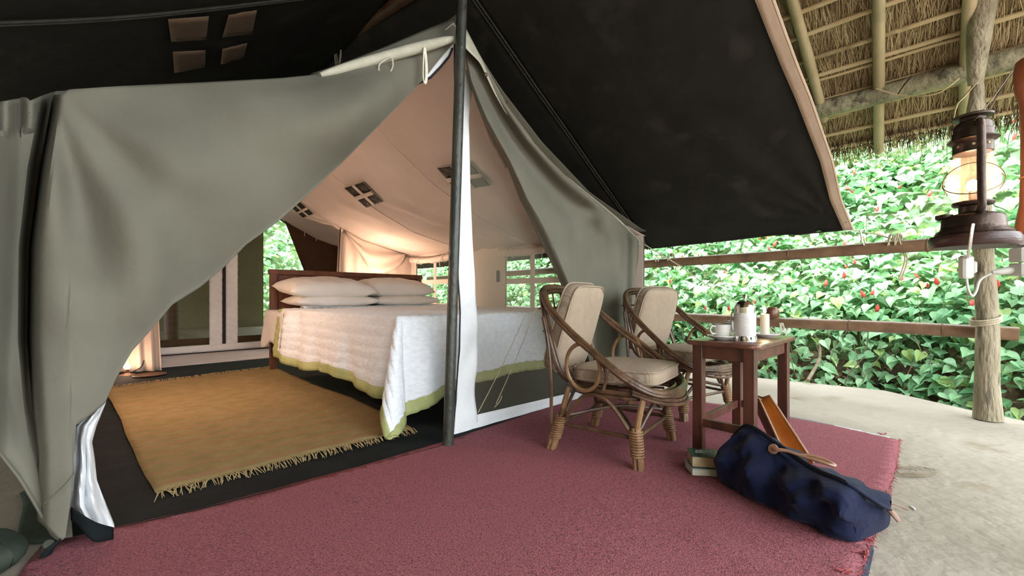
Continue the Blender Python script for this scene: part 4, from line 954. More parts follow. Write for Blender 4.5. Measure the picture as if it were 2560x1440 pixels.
# small floor lamp at the left
lp = G(318, 940); fl_ = empty('floor_lamp', lp); tag(fl_, 'tiny glowing lamp with curved black cord on the floor at the flap edge', 'lamp')
MB().lathe([(0.055, 0), (0.06, .01), (0.03, .02), (0.012, .03), (0.012, .06)], lp, 18).build('base', 'dark_wood', fl_)
MB().lathe([(0.001, .06), (0.02, .065), (0.026, .085), (0.018, .105), (0.001, .11)], lp, 14).build('bulb', 'bulb_dim', fl_)
MB().tube([P(340, 855, 4.0), P(358, 890, 4.0), P(355, 915, 3.95), P(335, 928, 3.9), P(322, 936, 3.85)], 0.005, 6, smooth=5).build('cord', 'zip', fl_)
lo_ = lamp(lp+V((0, 0, .09)), 1.2, (1.0, .66, .46), .03); lo_.parent = fl_; lo_.location = V((0, -.05, .16))
c_ = G(375, 942); o = MB().lathe([(0.0, 0.004), (0.10, .004), (0.12, .02), (0.115, .024), (0.09, .012), (0.0, .012)], c_, 24, closed=False).build('round_tray', 'dark_wood'); tag(o, 'dark round tray on the tent floor beside the tiny lamp', 'tray')

# ================================================================== RUGS
rc = [G(262, 978), G(676, 924), G(1035, 1078), G(385, 1244)]
def rugp(a, b):
    # a along the fringe edges, b far->near
    far = rc[0]*(1-a)+rc[1]*a; nr = rc[3]*(1-a)+rc[2]*a; p = far*(1-b)+nr*b
    e = (0.03*math.sin(b*9+1)*(a-.5) + .012*math.sin(b*23)*(a-.5))*(.3+.7*a)
    rx = -0.07*sm(0.85, 1, a)*math.sin(PI*b)*-1*(.6)
    p = p + U*(e+rx*1.0); p.z = 0.016 + 0.010*max(0, nz(a*3, b*5, 2)) + .004*math.sin(b*31+a*3)**2*.6
    return p
rug = empty('yellow_rug', rc[3]); tag(rug, 'mustard yellow woven cotton rug with fringed ends on the dark groundsheet', 'rug')
MB().grid(rugp, 40, 60).build('weave', 'rug', rug, solid=.008)
rf = random.Random(3)
for bb, sgn in ((1.0, -1), (0.0, 1)):
    m = MB(); n = 190
    for i in range(n):
        a = (i+rf.random()*.6)/n; p = rugp(min(a, 1), bb); L = rf.uniform(.05, .085)*(1 if sgn < 0 else 1.5)
        gx = (nz(i*.35, bb, 0))*.05; d = W*sgn*L + U*(gx+rf.gauss(0, .008))
        q = p + d; q.z = 0.014; mid = (p+q)/2 + V((0, 0, .012)) + U*rf.gauss(0, .006)
        m.tube([p, mid, q], [0.0022, .0018, .0012], 4, smooth=2, cap=False)
    o = m.build('fringe', 'rug_fringe', rug); tag(o, kind='stuff')
cp = [(30, 1480), (70, 1410), (105, 1372), (165, 1353), (500, 1275), (900, 1170), (1100, 1110), (1480, 985), (1600, 968), (1700, 1000), (1830, 1018), (1975, 1046), (2090, 1068), (2247, 1104), (2240, 1170), (2215, 1250), (2190, 1330), (2150, 1440), (2080, 1600)]
cg = [G(x, y, .006) for x, y in cp] + [V((1.0, .72, .006)), V((.55, .72, .006)), V((-.9, .75, .006)), V((-1.35, .8, .006))]
def inside(p, poly):
    c = False; n = len(poly)
    for i in range(n):
        a, b = poly[i], poly[i-1]
        if (a.y > p.y) != (b.y > p.y) and p.x < (b.x-a.x)*(p.y-a.y)/(b.y-a.y)+a.x: c = not c
    return c
carpet = empty('red_carpet', G(1500, 1250)); tag(carpet, 'worn red woven carpet spread over the terrace in front of the tent', 'carpet')
from mathutils.geometry import delaunay_2d_cdt
import mathutils
rim = []
for i in range(len(cg)):
    a, b = cg[i], cg[(i+1) % len(cg)]; n = max(1, int((b-a).length/.03))
    for k in range(n):
        p = a+(b-a)*(k/n); rim.append(p + V((0.006*nz(p.x*20, p.y*20, 0), .006*nz(p.x*20, p.y*20, 4), 0)))
pts2 = [V((p.x, p.y)).to_2d() for p in rim]; ne = len(pts2)
x = -1.4
while x < 2.4:
    y = .7
    while y < 3.6:
        q = V((x+.004*nz(x*50, y*50, 1), y, 0))
        if inside(q, rim) and min((q.to_2d()-r.to_2d()).length for r in rim[::2]) > .02: pts2.append(q.to_2d())
        y += .045
    x += .045
vs2, ed2, fs2, *_ = delaunay_2d_cdt(pts2, [(i, (i+1) % ne) for i in range(ne)], [], 1, 1e-6)
def cz(x, y):
    z = 0.010 + .006*nz(x*1.5, y*1.5, 3)
    # a long crease near the front right
    a, b = G(1720, 1340), G(2000, 1500)
    ab = (b-a).to_2d(); t = (V((x, y)) .to_2d()- a.to_2d()).dot(ab)/ab.length_squared; d = (V((x, y)).to_2d()-(a.to_2d()+ab*t)).length
    if -.1 < t < 1.6: z += .012*math.exp(-(d/.03)**2)*sm(-.1, .2, t)
    return z
m = MB(); m.add([V((p.x, p.y, cz(p.x, p.y))) for p in vs2], [tuple(f) for f in fs2]); m.build('weave', 'carpet', carpet, solid=.008)
rr_ = random.Random(9); m = MB()
for k in range(13, 18):
    a, b = G(*cp[k]), G(*cp[k+1] if k+1 < len(cp) else cp[k]); n = int((b-a).length*120)
    for i in range(n):
        p = a+(b-a)*(i/n); p.z = .012; L = rr_.uniform(.005, .022) if rr_.random() > .02 else rr_.uniform(.03, .07)
        q = p + V((L*rr_.uniform(.5, 1), rr_.gauss(0, .5)*L, 0)); q.z = .008; m.tube([p, (p+q)/2+V((0, rr_.gauss(0, .3)*L, .004)), q], .0012, 3, cap=False)
o = m.build('frayed_threads', 'carpet_edge', carpet); tag(o, kind='stuff')
# torn crimson bits at the edge
m = MB()
for px, py in ((2150, 1385), (2163, 1350), (2110, 1430), (2205, 1085)):
    c = G(px, py, .012)
    for j in range(7): 
        a = rr_.uniform(0, 6.28); m.tube([c+V((rr_.gauss(0, .01), rr_.gauss(0, .01), 0)), c+V((math.cos(a)*.02, math.sin(a)*.014, .006))], .0016, 4)
o = m.build('torn_tuft', 'carpet_edge', carpet); tag(o, kind='stuff')
# tangle of brown threads on the mud
m = MB(); c = G(2255, 1180, .004)
for j in range(26):
    a = rr_.uniform(0, 6.28); r0 = rr_.uniform(.02, .06)
    m.tube([c+V((math.cos(a+t*.6)*r0*(1+.3*t)*1.2, math.sin(a+t*.6)*r0, .003+.004*rr_.random())) for t in range(6)], .0007, 3, smooth=2, cap=False)
o = m.build('thread_tangle', 'twig'); tag(o, 'tangle of brown threads on the mud floor beside the carpet edge', 'thread', kind='stuff')
# tarpaulin peeking out below the carpet
tp = [G(1960, 1040, .0), G(2110, 1070), G(2240, 1100), G(2190, 1180), (G(2172, 1330)), G(2185, 1380), G(2170, 1450), G(2120, 1560), G(1900, 1500), G(1900, 1100)]
o = MB().poly([V((p.x, p.y, .0015)) for p in tp], .003).build('blue_tarpaulin', 'tarp', smooth=False); tag(o, 'dark blue tarpaulin peeking from under the right carpet edge', 'tarpaulin')
o = MB().grid(lambda a, b: G(2085+140*a, 1064+32*a+10*b, .007)+V((0, 0, .004*(1+nz(a*12, b*3, 1)))), 20, 3).build('plastic_sheet', 'plastic', solid=.002); tag(o, 'crumpled pale blue plastic strip along the far carpet corner', 'plastic sheet')
o = MB().grid(lambda a, b: G(2275+14*a, 1262+10*a+4*b, .004), 3, 2).build('paper_scrap', 'plastic', solid=.001); tag(o, 'tiny white scrap lying on the mud floor at the right', 'scrap')

# rear: mud wall, post, sill
o = MB().box(T(-0.35, 6.45, 0.9), (2.2, .18, 2.2), UWR).build('wall_back', 'mud_wall', smooth=False); tag(o, kind='structure')
m = MB(); m.grid(lambda a, b: T(-2.6+4.1*a, 5.1+1.35*b, .0+.22*sm(.25, .75, b)+.03*nz(a*6, b*3, 2)), 40, 16); o = m.build('mud_bank', 'mud'); tag(o, kind='structure')
bp_ = BP(428, 850, 5.15); bp_.z = 0
o = MB().tube([bp_ + V((0, 0, z)) for z in (0, .4, .9, 1.5)], 0.075, 12).build('wooden_post', 'dark_wood'); tag(o, 'dark wooden post seen through the rear net door at left', 'post')
# ================================================================== RATTAN CHAIRS (built once, copied)
def superell(w, d, h, e1=.35, e2=.3, nu=40, nv=20, bulge=0.0, seed=0):
    m = MB()
    def sp(x, e): return math.copysign(abs(x)**e, x)
    def f(a, b):
        th = 2*PI*a; ph = -PI/2+PI*b
        x = w/2*sp(math.cos(ph), e1)*sp(math.cos(th), e2); y = d/2*sp(math.cos(ph), e1)*sp(math.sin(th), e2); z = h/2*sp(math.sin(ph), e1)
        z += (bulge*(1-(2*x/w)**2)*(1-(2*y/d)**2)*(1 if z > 0 else -0.3)) + .004*nz(x*9, y*9, seed)
        return V((x, y, z))
    m.grid(f, nu, nv); return m
def make_chair():
    root = empty('rattan_armchair')
    def B(m, n, mt='rattan'): return m.build(n, mt, root, local=True)
    SR = 0.325      # seat rim height
    # armrest hoop: back top sweeping down to the seat front
    hoop = [(0, -.335, .765), (.12, -.33, .76), (.185, -.30, .735), (.235, -.23, .665), (.262, -.10, .565), (.275, .04, .475), (.268, .16, .395), (.225, .265, .335), (.13, .315, .312), (0, .33, .308)]
    full = hoop + [(-x, y, z) for x, y, z in hoop[-2:0:-1]]
    for k, (off, dz, r) in enumerate([(0, 0, .0125), (-.010, -.020, .010), (.010, -.012, .009)]):
        pts = [V((x*(1+off*1.2/.25), y*(1+off*.8/.3), z+dz)) for x, y, z in full]
        o = B(MB().tube(pts, r, 8, closed=True, smooth=5), 'arm_hoop')
    # extra bundle strands at the front apron
    for k in range(4):
        pts = [(-.245, .20, .352-.013*k), (-.16, .30+.004*k, .318-.016*k), (0, .338+.006*k, .300-.016*k), (.16, .30+.004*k, .318-.016*k), (.245, .20, .352-.013*k)]
        B(MB().tube(pts, .0075, 7, smooth=6), 'apron_strand')
    # back frame
    bk = [(-.20, -.10, .315), (-.212, -.19, .36), (-.205, -.26, .52), (-.185, -.315, .68), (-.13, -.35, .755), (0, -.36, .775), (.13, -.35, .755), (.185, -.315, .68), (.205, -.26, .52), (.212, -.19, .36), (.20, -.10, .315)]
    for s_ in (0, 1):
        B(MB().tube([(x*(1-.06*s_), y+.016*s_, z-.012*s_) for x, y, z in bk], .0115-.002*s_, 8, smooth=5), 'back_frame')
    for x in (-.12, -.04, .04, .12):
        B(MB().tube([(x, -.20, .315), (x, -.235, .36), (x, -.295, .50), (x, -.345, .745)], .005, 6, smooth=5), 'back_rod', 'rattan_light')
    for z, y in ((.42, -.255), (.55, -.305), (.66, -.335)):
        B(MB().tube([(-.20, y+.01, z), (0, y-.012, z), (.20, y+.01, z)], .006, 6, smooth=5), 'back_rod', 'rattan_light')
    # seat rim (two rings) and rods
    for dz, r, rad in ((0, .011, .235), (-.022, .009, .228)):
        B(MB().tube([(rad*math.copysign(abs(math.cos(a))**.8, math.cos(a)), .045+(rad+.015)*math.copysign(abs(math.sin(a))**.8, math.sin(a)), SR-.02+dz) for a in [2*PI*i/32 for i in range(32)]], r, 8, closed=True), 'seat_rim')
    for x in (-.15, -.075, 0, .075, .15):
        B(MB().tube([(x, -.16, SR-.02), (x, .05, SR-.03), (x, .26, SR-.02)], .006, 6, smooth=4), 'seat_rod')
    # side loops
    for sx in (-1, 1):
        c = V((.262*sx, -.035, .405))
        B(MB().tube([c + V((.010*sx*math.sin(a), math.cos(a)*.088, math.sin(a)*.105)) for a in [2*PI*i/28 for i in range(28)]], .0095, 8, closed=True), 'side_loop', 'rattan_light')
        B(MB().tube([c + V((0, .09, .04)), c+V((-.008*sx, .115, -.02)), c + V((-.01*sx, .10, -.09))], .008, 7, smooth=4), 'side_brace')
        B(MB().tube([(.24*sx, -.225, .02+.10), (.245*sx, -.22, .30), (.235*sx, -.245, .48), (.215*sx, -.29, .62)], .009, 7, smooth=4), 'rear_upright', 'rattan')
    # legs
    feet = {}
    for sx in (-1, 1):
        for sy in (-1, 1):
            ft = V((.235*sx, .225*sy, 0)); kn = V((.215*sx, .205*sy + (.0 if sy > 0 else .02), .135)); feet[(sx, sy)] = (ft, kn)
            leg = empty('leg', (0, 0, 0)); leg.parent = root
            def L(m, n, mt='rattan'): return m.build(n, mt, leg, local=True)
            top = V((.20*sx, .045+.19*sy, SR-.03))
            for k in range(4):
                a = PI/4+k*PI/2; off = V((math.cos(a), math.sin(a), 0))*.014
                L(MB().tube([ft+off, kn+off*.8+V((0, 0, .03))], .0125, 8), 'foot_cane', 'rattan_light')
            L(MB().tube([kn, (kn+top)/2+V((.006*sx, 0, 0)), top], [.015, .014, .013], 8, smooth=4), 'strut', 'rattan_light')
            m = MB()
            for k in range(10):
                t = .40+.72*k/9; c = ft*(1-t)+kn*t
                m.tube([c + V((math.cos(a)*.0275, math.sin(a)*.0275, 0)) for a in [2*PI*i/14 for i in range(14)]], .0046, 5, closed=True)
            L(m, 'binding', 'rattan_bind')
    for sx in (-1, 1):        # V struts, side faces
        a, b = feet[(sx, -1)][1], feet[(sx, 1)][1]; mid = V((.235*sx, .01, SR-.045))
        B(MB().tube([a+V((0, .02, 0)), a*.45+mid*.55+V((0, .0, .03)), mid + V((0, -.03, 0)), mid+V((0, .03, 0)), b*.45+mid*.55+V((0, 0, .03)), b+V((0, -.02, 0))], .0095, 8, smooth=6), 'brace')
    for sy in (-1, 1):
        a, b = feet[(-1, sy)][1], feet[(1, sy)][1]; mid = V((0, .045+.225*sy, SR-.05))
        B(MB().tube([a+V((.02, 0, 0)), a*.45+mid*.55+V((0, 0, .03)), mid + V((-.03, 0, 0)), mid+V((.03, 0, 0)), b*.45+mid*.55+V((0, 0, .03)), b+V((-.02, 0, 0))], .0095, 8, smooth=6), 'brace')
    for a, b in (((-1, -1), (1, -1)), ((-1, 1), (1, 1)), ((-1, -1), (-1, 1)), ((1, -1), (1, 1)), ):
        B(MB().tube([feet[a][1]-V((0, 0, .015)), feet[b][1]-V((0, 0, .015))], .009, 8), 'stretcher')
    B(MB().tube([feet[(-1, -1)][1]+V((.02, .02, .01)), (0, .03, .17), feet[(1, 1)][1]+V((-.02, -.02, .01))], .009, 8, smooth=4), 'cross_stretcher')
    B(MB().tube([feet[(1, -1)][1]+V((-.02, .02, .02)), (0, .03, .19), feet[(-1, 1)][1]+V((.02, -.02, .02))], .009, 8, smooth=4), 'cross_stretcher')
    # cushions
    m = superell(.42, .43, .085, .42, .32, bulge=.012); m.v = [V((p.x*(1-.06*(p.y > 0)), p.y+.075, p.z+.365+.03*p.y)) for p in m.v]
    sc = m.build('seat_cushion', 'cushion', root, local=True)
    def ring(zo, sc_):
        return [V((.21*sc_*math.copysign(abs(math.cos(a))**.32, math.cos(a)), .215*sc_*math.copysign(abs(math.sin(a))**.32, math.sin(a)), zo)) for a in [2*PI*i/60 for i in range(60)]]
    for zo in (-.022, .026):
        MB().tube([V((p.x*(1-.06*(p.y > 0)), p.y+.075, p.z+.366+.03*p.y)) for p in ring(zo, 1.0)], .004, 5, closed=True).build('piping', 'cushion', sc, local=True)
    m = superell(.37, .45, .10, .42, .34, bulge=.01, seed=4)
    R = Matrix.Rotation(math.radians(72), 3, 'X'); q = V((0, -.222, .565))
    m.v = [R @ V((p.x*(1-.10*max(0, p.y)/.22*.5), p.y, p.z)) + q for p in m.v]
    bc = m.build('back_cushion', 'cushion', root, local=True)
    for zo in (-.03, .03):
        MB().tube([R @ V((p.x*.185/.21*(1-.10*max(0, p.y*1.05)/.22*.5), p.y*1.05, p.z)) + q for p in ring(zo, 1.0)], .0042, 5, closed=True).build('piping', 'cushion', bc, local=True)
    return root
def face(d): return math.atan2(d[1], d[0]) - PI/2
ch1 = make_chair(); ch1.location = (.485, 2.03, .014); ch1.rotation_euler = (0, 0, face((.80, -.60))); ch1.scale = (.96, .92, .98)
tag(ch1, 'rattan armchair with beige striped cushions, nearest the camera and in front of the net door', 'chair', 'rattan armchairs with beige cushions')
ch2 = copy_tree(ch1); ch2.location = (1.06, 2.70, .012); ch2.rotation_euler = (0, 0, face((.52, -.85)))
ch2['label'] = 'rattan armchair with beige cushions standing behind the small wooden table, farther back'

# ================================================================== TABLE
TZ = 0.528
tL, tN, tR, tF = V((.752, 1.86, 0)), V((.955, 1.645, 0)), V((1.38, 2.05, 0)), V((1.18, 2.268, 0))
tc = (tL+tN+tR+tF)/4; tab = empty('side_table', tc); tag(tab, 'small reddish brown wooden side table with straight legs and rounded top', 'table')
ex = (tR-tN).normalized(); ey = V((-ex.y, ex.x, 0)); lw, lh = (tR-tN).length, (tL-tN).length
TR_ = Matrix((ex, ey, V((0, 0, 1)))).transposed()
def tp_(x, y, z): return tc + TR_ @ V((x, y, z))
out = []
rad = .045
for cx, cy, a0 in ((lw/2-rad, lh/2-rad, 0), (-lw/2+rad, lh/2-rad, PI/2), (-lw/2+rad, -lh/2+rad, PI), (lw/2-rad, -lh/2+rad, 3*PI/2)):
    for i in range(7): a = a0+PI/2*i/6; out.append((cx+rad*math.cos(a), cy+rad*math.sin(a)))
m = MB(); n = len(out); vs = []
for z, s_ in ((TZ-.018, .985), (TZ-.013, 1.0), (TZ-.004, 1.0), (TZ, .985)): vs += [tp_(x*s_, y*s_, z) for x, y in out]
m.add(vs, [tuple(range(n-1, -1, -1)), tuple(range(3*n, 4*n))] + [(l*n+i, l*n+(i+1) % n, (l+1)*n+(i+1) % n, (l+1)*n+i) for l in range(3) for i in range(n)])
m.build('table_top', 'table_top', tab)
lx, ly = lw/2-.055, lh/2-.045
for sx in (-1, 1):
    for sy in (-1, 1): MB().box(tp_(sx*lx, sy*ly, (TZ-.018+.014)/2), (.042, .042, TZ-.018-.014), TR_, .002).build('leg', 'table_wood', tab, smooth=False)
for sy in (-1, 1):
    MB().box(tp_(0, sy*ly, TZ-.018-.03), (2*lx-.04, .02, .06), TR_, .001).build('apron', 'table_wood', tab, smooth=False)
    if sy > 0: MB().box(tp_(0, sy*ly, .17), (2*lx-.04, .018, .035), TR_, .001).build('stretcher', 'table_wood', tab, smooth=False)
for sx in (-1, 1):
    MB().box(tp_(sx*lx, 0, TZ-.018-.03), (.02, 2*ly-.04, .06), TR_, .001).build('apron', 'table_wood', tab, smooth=False)
    MB().box(tp_(sx*lx, 0, .17), (.018, 2*ly-.04, .035), TR_, .001).build('stretcher', 'table_wood', tab, smooth=False)
def on_table(px, py): return G(px, py, TZ)
def cup(px, py, label, hdir, s=1.0):
    c = on_table(px, py); r = empty('coffee_cup', c); tag(r, label, 'cup', 'white coffee cups on the side table'); z0 = .012
    MB().lathe([(0, z0+.004), (.028, z0), (.031, z0+.003), (.036, z0+.030), (.038, z0+.058), (.0365, z0+.0585), (.034, z0+.03), (.029, z0+.008), (0, z0+.008)], seg=32).build('body', 'ceramic', r, local=True)
    MB().tube([V((.0377*math.cos(a), .0377*math.sin(a), z0+.0585)) for a in [2*PI*i/32 for i in range(32)]], .0016, 6, closed=True).build('rim', 'dark_rim', r, local=True)
    d = V(hdir).normalized(); MB().tube([d*.035+V((0, 0, z0+.046)), d*.052+V((0, 0, z0+.05)), d*.062+V((0, 0, z0+.035)), d*.054+V((0, 0, z0+.018)), d*.034+V((0, 0, z0+.016))], .0048, 8, smooth=5, flat=.75).build('handle', 'ceramic', r, local=True)
    return c
def saucer(c, r_, name, label, group=None):
    o = MB().lathe([(0, .003), (r_*.5, .001), (r_*.55, .004), (r_*.85, .010), (r_, .017), (r_*.99, .019), (r_*.82, .0135), (r_*.5, .008), (0, .008)], c, 36).build(name, 'ceramic'); tag(o, label, 'saucer', group); return o
cc = cup(1805, 849, 'white cup with dark rim on the saucer nearest the camera', (-1, -.25, 0)); saucer(cc, .062, 'saucer', 'white saucer under the nearer coffee cup', 'white saucers on the side table')
c2 = tp_(-.09, .05, 0); c2 = on_table(1836, 836)
r2 = cup(1834, 838, 'white cup with dark rim half hidden behind the coffee press', (1, .4, 0))
# coffee press
c = on_table(1862, 852); pr = empty('coffee_press', c); tag(pr, 'chrome cafetiere wrapped in a white knitted cosy, with a ball knob', 'coffee press')
MB().lathe([(.046, 0), (.046, .003), (.040, .014), (.039, .03), (.0385, .12), (.0385, .145), (0, .145)], seg=36).build('body', 'chrome', pr, local=True)
MB().lathe([(.0405, .022), (.0425, .024), (.043, .06), (.0425, .118), (.041, .121), (.039, .121)], seg=36).build('cosy', 'cozy', pr, local=True)
MB().lathe([(.041, .142), (.0415, .146), (.039, .151), (.034, .163), (.022, .172), (.008, .176), (0, .177)], seg=36).build('lid', 'chrome', pr, local=True)
MB().lathe([(.003, .175), (.003, .182), (.007, .184), (.0105, .192), (.007, .200), (0, .202)], seg=18).build('knob', 'chrome', pr, local=True)
hd = V((-.9, .45, 0)).normalized(); MB().tube([hd*.040+V((0, 0, .122)), hd*.050+V((0, 0, .118)), hd*.054+V((0, 0, .08)), hd*.050+V((0, 0, .045)), hd*.041+V((0, 0, .038))], .003, 8, smooth=5).build('handle', 'chrome', pr, local=True)
for k in range(8):
    a = 2*PI*k/8+.2; MB().box(V((.0425*math.cos(a), .0425*math.sin(a), .012)), (.006, .010, .016), Rz(a), .001).build('base_tab', 'chrome', pr, local=True, smooth=False)
# candle
c = on_table(1912, 843); saucer(c, .064, 'saucer', 'white saucer carrying the candle', 'white saucers on the side table')
cn = empty('candle', c + V((0, 0, .008))); tag(cn, 'lit ivory pillar candle standing on a saucer', 'candle')
MB().lathe([(.0185, 0), (.019, .002), (.019, .098), (.017, .101), (.012, .097), (0, .096)], seg=28).build('wax', 'wax', cn, local=True)
MB().tube([(0, 0, .095), (.001, 0, .104), (.003, 0, .110)], .0009, 5).build('wick', 'zip', cn, local=True)
MB().lathe([(0, .103), (.005, .108), (.0062, .115), (.004, .126), (0, .140)], seg=12).build('flame', 'flame', cn, local=True)
l_ = lamp((0, 0, .13), .5, (1, .62, .3), .006); l_.parent = cn
# coconut bowl on the rail behind the candle
d_ = rdepth(1930, offp); c = P(1930, 783, d_); co = empty('coconut_shell', c); tag(co, 'polished brown coconut shell cup resting on the lower rail behind the candle', 'bowl')
MB().lathe([(0, -.062), (.03, -.055), (.048, -.03), (.053, 0), (.046, .032), (.036, .046), (.033, .045), (.043, .03), (.049, 0), (.044, -.028), (.02, -.05), (0, -.054)], seg=28).build('shell', 'coconut', co, local=True)
MB().tube([V((.034*math.cos(a), .034*math.sin(a), .046)) for a in [2*PI*i/24 for i in range(24)]], .003, 6, closed=True).build('rim', 'rattan_light', co, local=True)

# ================================================================== BAG
bc_ = V((.972, 1.456, .014)); ba = math.atan2(-.897, .443)
def blw(p): return Rz(-ba) @ (V(p) - bc_)
bag = empty('travel_bag', bc_, ba); tag(bag, 'navy blue corduroy holdall with leather handles slumped on the red carpet', 'bag')
LX = .224
def bagp(a, b):
    t = 2*a-1; x = LX*t*(1+.0*t); th = 2*PI*b
    endk = (1-abs(t)**8.0)**.5 if abs(t) < 1 else 0
    w = (.148 + .008*t)*(.62+.38*endk); hgt = (.178 - .022*t - .018*math.sin(PI*(t+.2)))*(.72+.28*endk)
    cs, sn = math.cos(th), math.sin(th)
    ec, es = (.62, .62) if sn > 0 else (.28, .34)
    y = w*math.copysign(abs(cs)**ec, cs); zn = (math.copysign(abs(sn)**es, sn)+1)/2
    pinch = 1 - (.74-.30*sm(-.2, 1, t))*sm(.45, 1.0, zn)**1.2
    ridge = -.020 - .070*sm(-.2, 1, t) + .03*sm(.2, 1, -t)          # where the zip lies (towards the front on the right)
    y = y*pinch + ridge*sm(.4, 1, zn)*-1*-1
    z = hgt*zn
    # slumping folds
    f = .024*math.sin(t*9 + zn*5 + 1.2)*sm(.15, .6, zn)*(1-sm(.75, 1, zn)) + .022*nz(t*3.2, cs*1.6, zn*2) + .008*nz(t*8+zn*3, cs*3, 4)
    f += .015*math.sin(t*15-zn*11)*sm(.3, .7, zn)*(1-sm(.75, 1, zn))
    y += f*math.copysign(1, cs)*(abs(cs)**.3); z += .008*nz(t*5, cs*2, 2)*sm(.1, .5, zn)*(1-sm(.8, 1, zn)); f = 0
    x -= .0
    return V((x, y, max(z, 0.0)))
body = MB(); body.grid(lambda a, b: bagp(a*.999+.0005, b), 80, 72)
n0 = len(body.v)
bo = body.build('body', 'corduroy', bag, local=True)
for a in (.0005, .9995):
        m = MB()
        ring_ = [bagp(a, k/36) for k in range(36)]; c = sum(ring_, V((0, 0, 0)))/36 + V(((a-.5)*.03, 0, 0)); m.add(ring_+[c], [(k, (k+1) % 36, 36) for k in range(36)])
        m.build('end_panel', 'corduroy', bag, local=True)

top_ = lambda t: bagp((t+1)/2, .25)
zl = [top_(t)+V((0, 0, .004)) for t in [-1+2*i/30 for i in range(31)]]
e1 = zl[-1]; e0 = zl[0]
right = [(e1+blw(P(2222, 1272, 1.26)))/2+V((.014, -.012, .012)), blw(P(2222, 1272, 1.26))]; left = [e0+V((-.03, .02, -.012)), e0+V((-.045, .03, -.035))]
pts = left[::-1]+zl[2:-2]+right
MB().tube(pts, [.010]*2+[.0085]*(len(pts)-5)+[.012, .012, .010], 8, flat=.55).build('zip_strip', 'corduroy', bag, local=True)
MB().tube([p+V((0, -.002, .006)) for p in pts[2:-1]], .0035, 6).build('zip', 'zip', bag, local=True)
MB().tube([right[1], blw(P(2234, 1285, 1.25)), blw(P(2248, 1303, 1.24))], [.012, .0135, .010], 10, flat=.5).build('leather_tab', 'leather_brown', bag, local=True)
MB().tube([left[1]+V((.004, 0, 0)), left[1]+V((-.012, .002, -.018)), left[1]+V((-.016, .004, -.032))], [.011, .0125, .009], 10, flat=.5).build('leather_tab', 'leather_brown', bag, local=True)
# handles: leather patch and rolled loop lying along the top
def bs_(a, b, dx=0, dy=0, dz=0): return bagp(a, b) + V((dx, dy, dz))
MB().tube([bs_(.40, .335, 0, -.004, .002), bs_(.44, .31, 0, -.008, .008), bs_(.50, .27, 0, -.008, .016), bs_(.58, .25, 0, 0, .020), bs_(.67, .24, 0, .016, .022), bs_(.74, .235, 0, .034, .018), bs_(.76, .23, 0, .052, .010), bs_(.71, .22, 0, .046, .010), bs_(.63, .21, 0, .03, .012), bs_(.58, .20, 0, .018, .006)], [.008, .007, .0055, .0055, .0055, .005, .005, .005, .005, .0045], 9, smooth=5).build('handle', 'handle_leather', bag, local=True)
MB().tube([bs_(.52, .19, 0, .004, .004), bs_(.58, .19, 0, .024, .016), bs_(.66, .19, 0, .044, .016), bs_(.72, .19, 0, .062, .004), bs_(.66, .18, 0, .056, .002), bs_(.60, .17, 0, .036, .0)], .0048, 8, smooth=5).build('handle', 'handle_leather', bag, local=True)
pc_ = bs_(.40, .335, 0, -.002, .001); pn = (bagp(.42, .335)-bagp(.38, .335)).cross(bagp(.40, .35)-bagp(.40, .32)).normalized()
if pn.y > 0: pn = -pn
MB().lathe([(0, .004), (.015, .004), (.018, .001), (.017, -.003)], pc_, 18, frame(V((1, 0, 0)), pn)).build('handle_patch', 'handle_leather', bag, local=True)

# ================================================================== SATCHEL (open tan pouch leaning at the table)
p1 = P(1900, 998, 1.86); p0 = G(2050, 1215, .0); p0 = V((1.168, 1.735, .02))
sa = empty('leather_satchel', V((p0.x, p0.y, .014))); tag(sa, 'open tan leather satchel leaning against the table leg behind the blue bag', 'satchel')
ax = (p1-p0).normalized(); L = (p1-p0).length; fr = V((-.15, -.75, .60)); fr = (fr-ax*fr.dot(ax)).normalized(); sd = ax.cross(fr)
R3 = Matrix((sd, fr, ax)).transposed()
def sp_(x, y, z): return p0 + R3 @ V((x, y, z))
def trough(a, b):
    # U section widening down
    wd = .024+.022*(1-b); th = PI*a; 
    return sp_(math.cos(th)*wd, .045-math.sin(th)**.6*.095, L*b)
MB().grid(trough, 20, 16).build('inside', 'leather_tan', sa, solid=.004)
MB().grid(lambda a, b: sp_(0, 0, 0)+(trough(a, b)-sp_(0, 0, L*b))*1.10+(sp_(0, 0, L*b)-sp_(0, 0, 0))-fr*.004, 20, 16).build('outer_shell', 'leather_brown', sa, solid=.003)
MB().tube([trough(0, i/16) for i in range(17)]+[trough(i/10, 1)+ax*.008*math.sin(PI*i/10) for i in range(1, 10)]+[trough(1, 1-i/16) for i in range(17)], .004, 6).build('edge_binding', 'handle_leather', sa)
MB().grid(lambda a, b: trough(0, b*.9)+(-sd*(-.035)*a)+fr*(-.06*a)*1, 4, 10).build('flap', 'leather_tan', sa, solid=.003)
MB().tube([trough(.1, .99), trough(.5, 1)+ax*.03, trough(.9, .99)], .004, 6, smooth=5).build('strap', 'leather_brown', sa)
MB().tube([trough(0, .9), trough(0, .9)+V((.03, 0, -.04)), trough(0, .9)+V((.055, .01, -.085))], .003, 6, smooth=5, flat=.5).build('strap', 'leather_brown', sa)

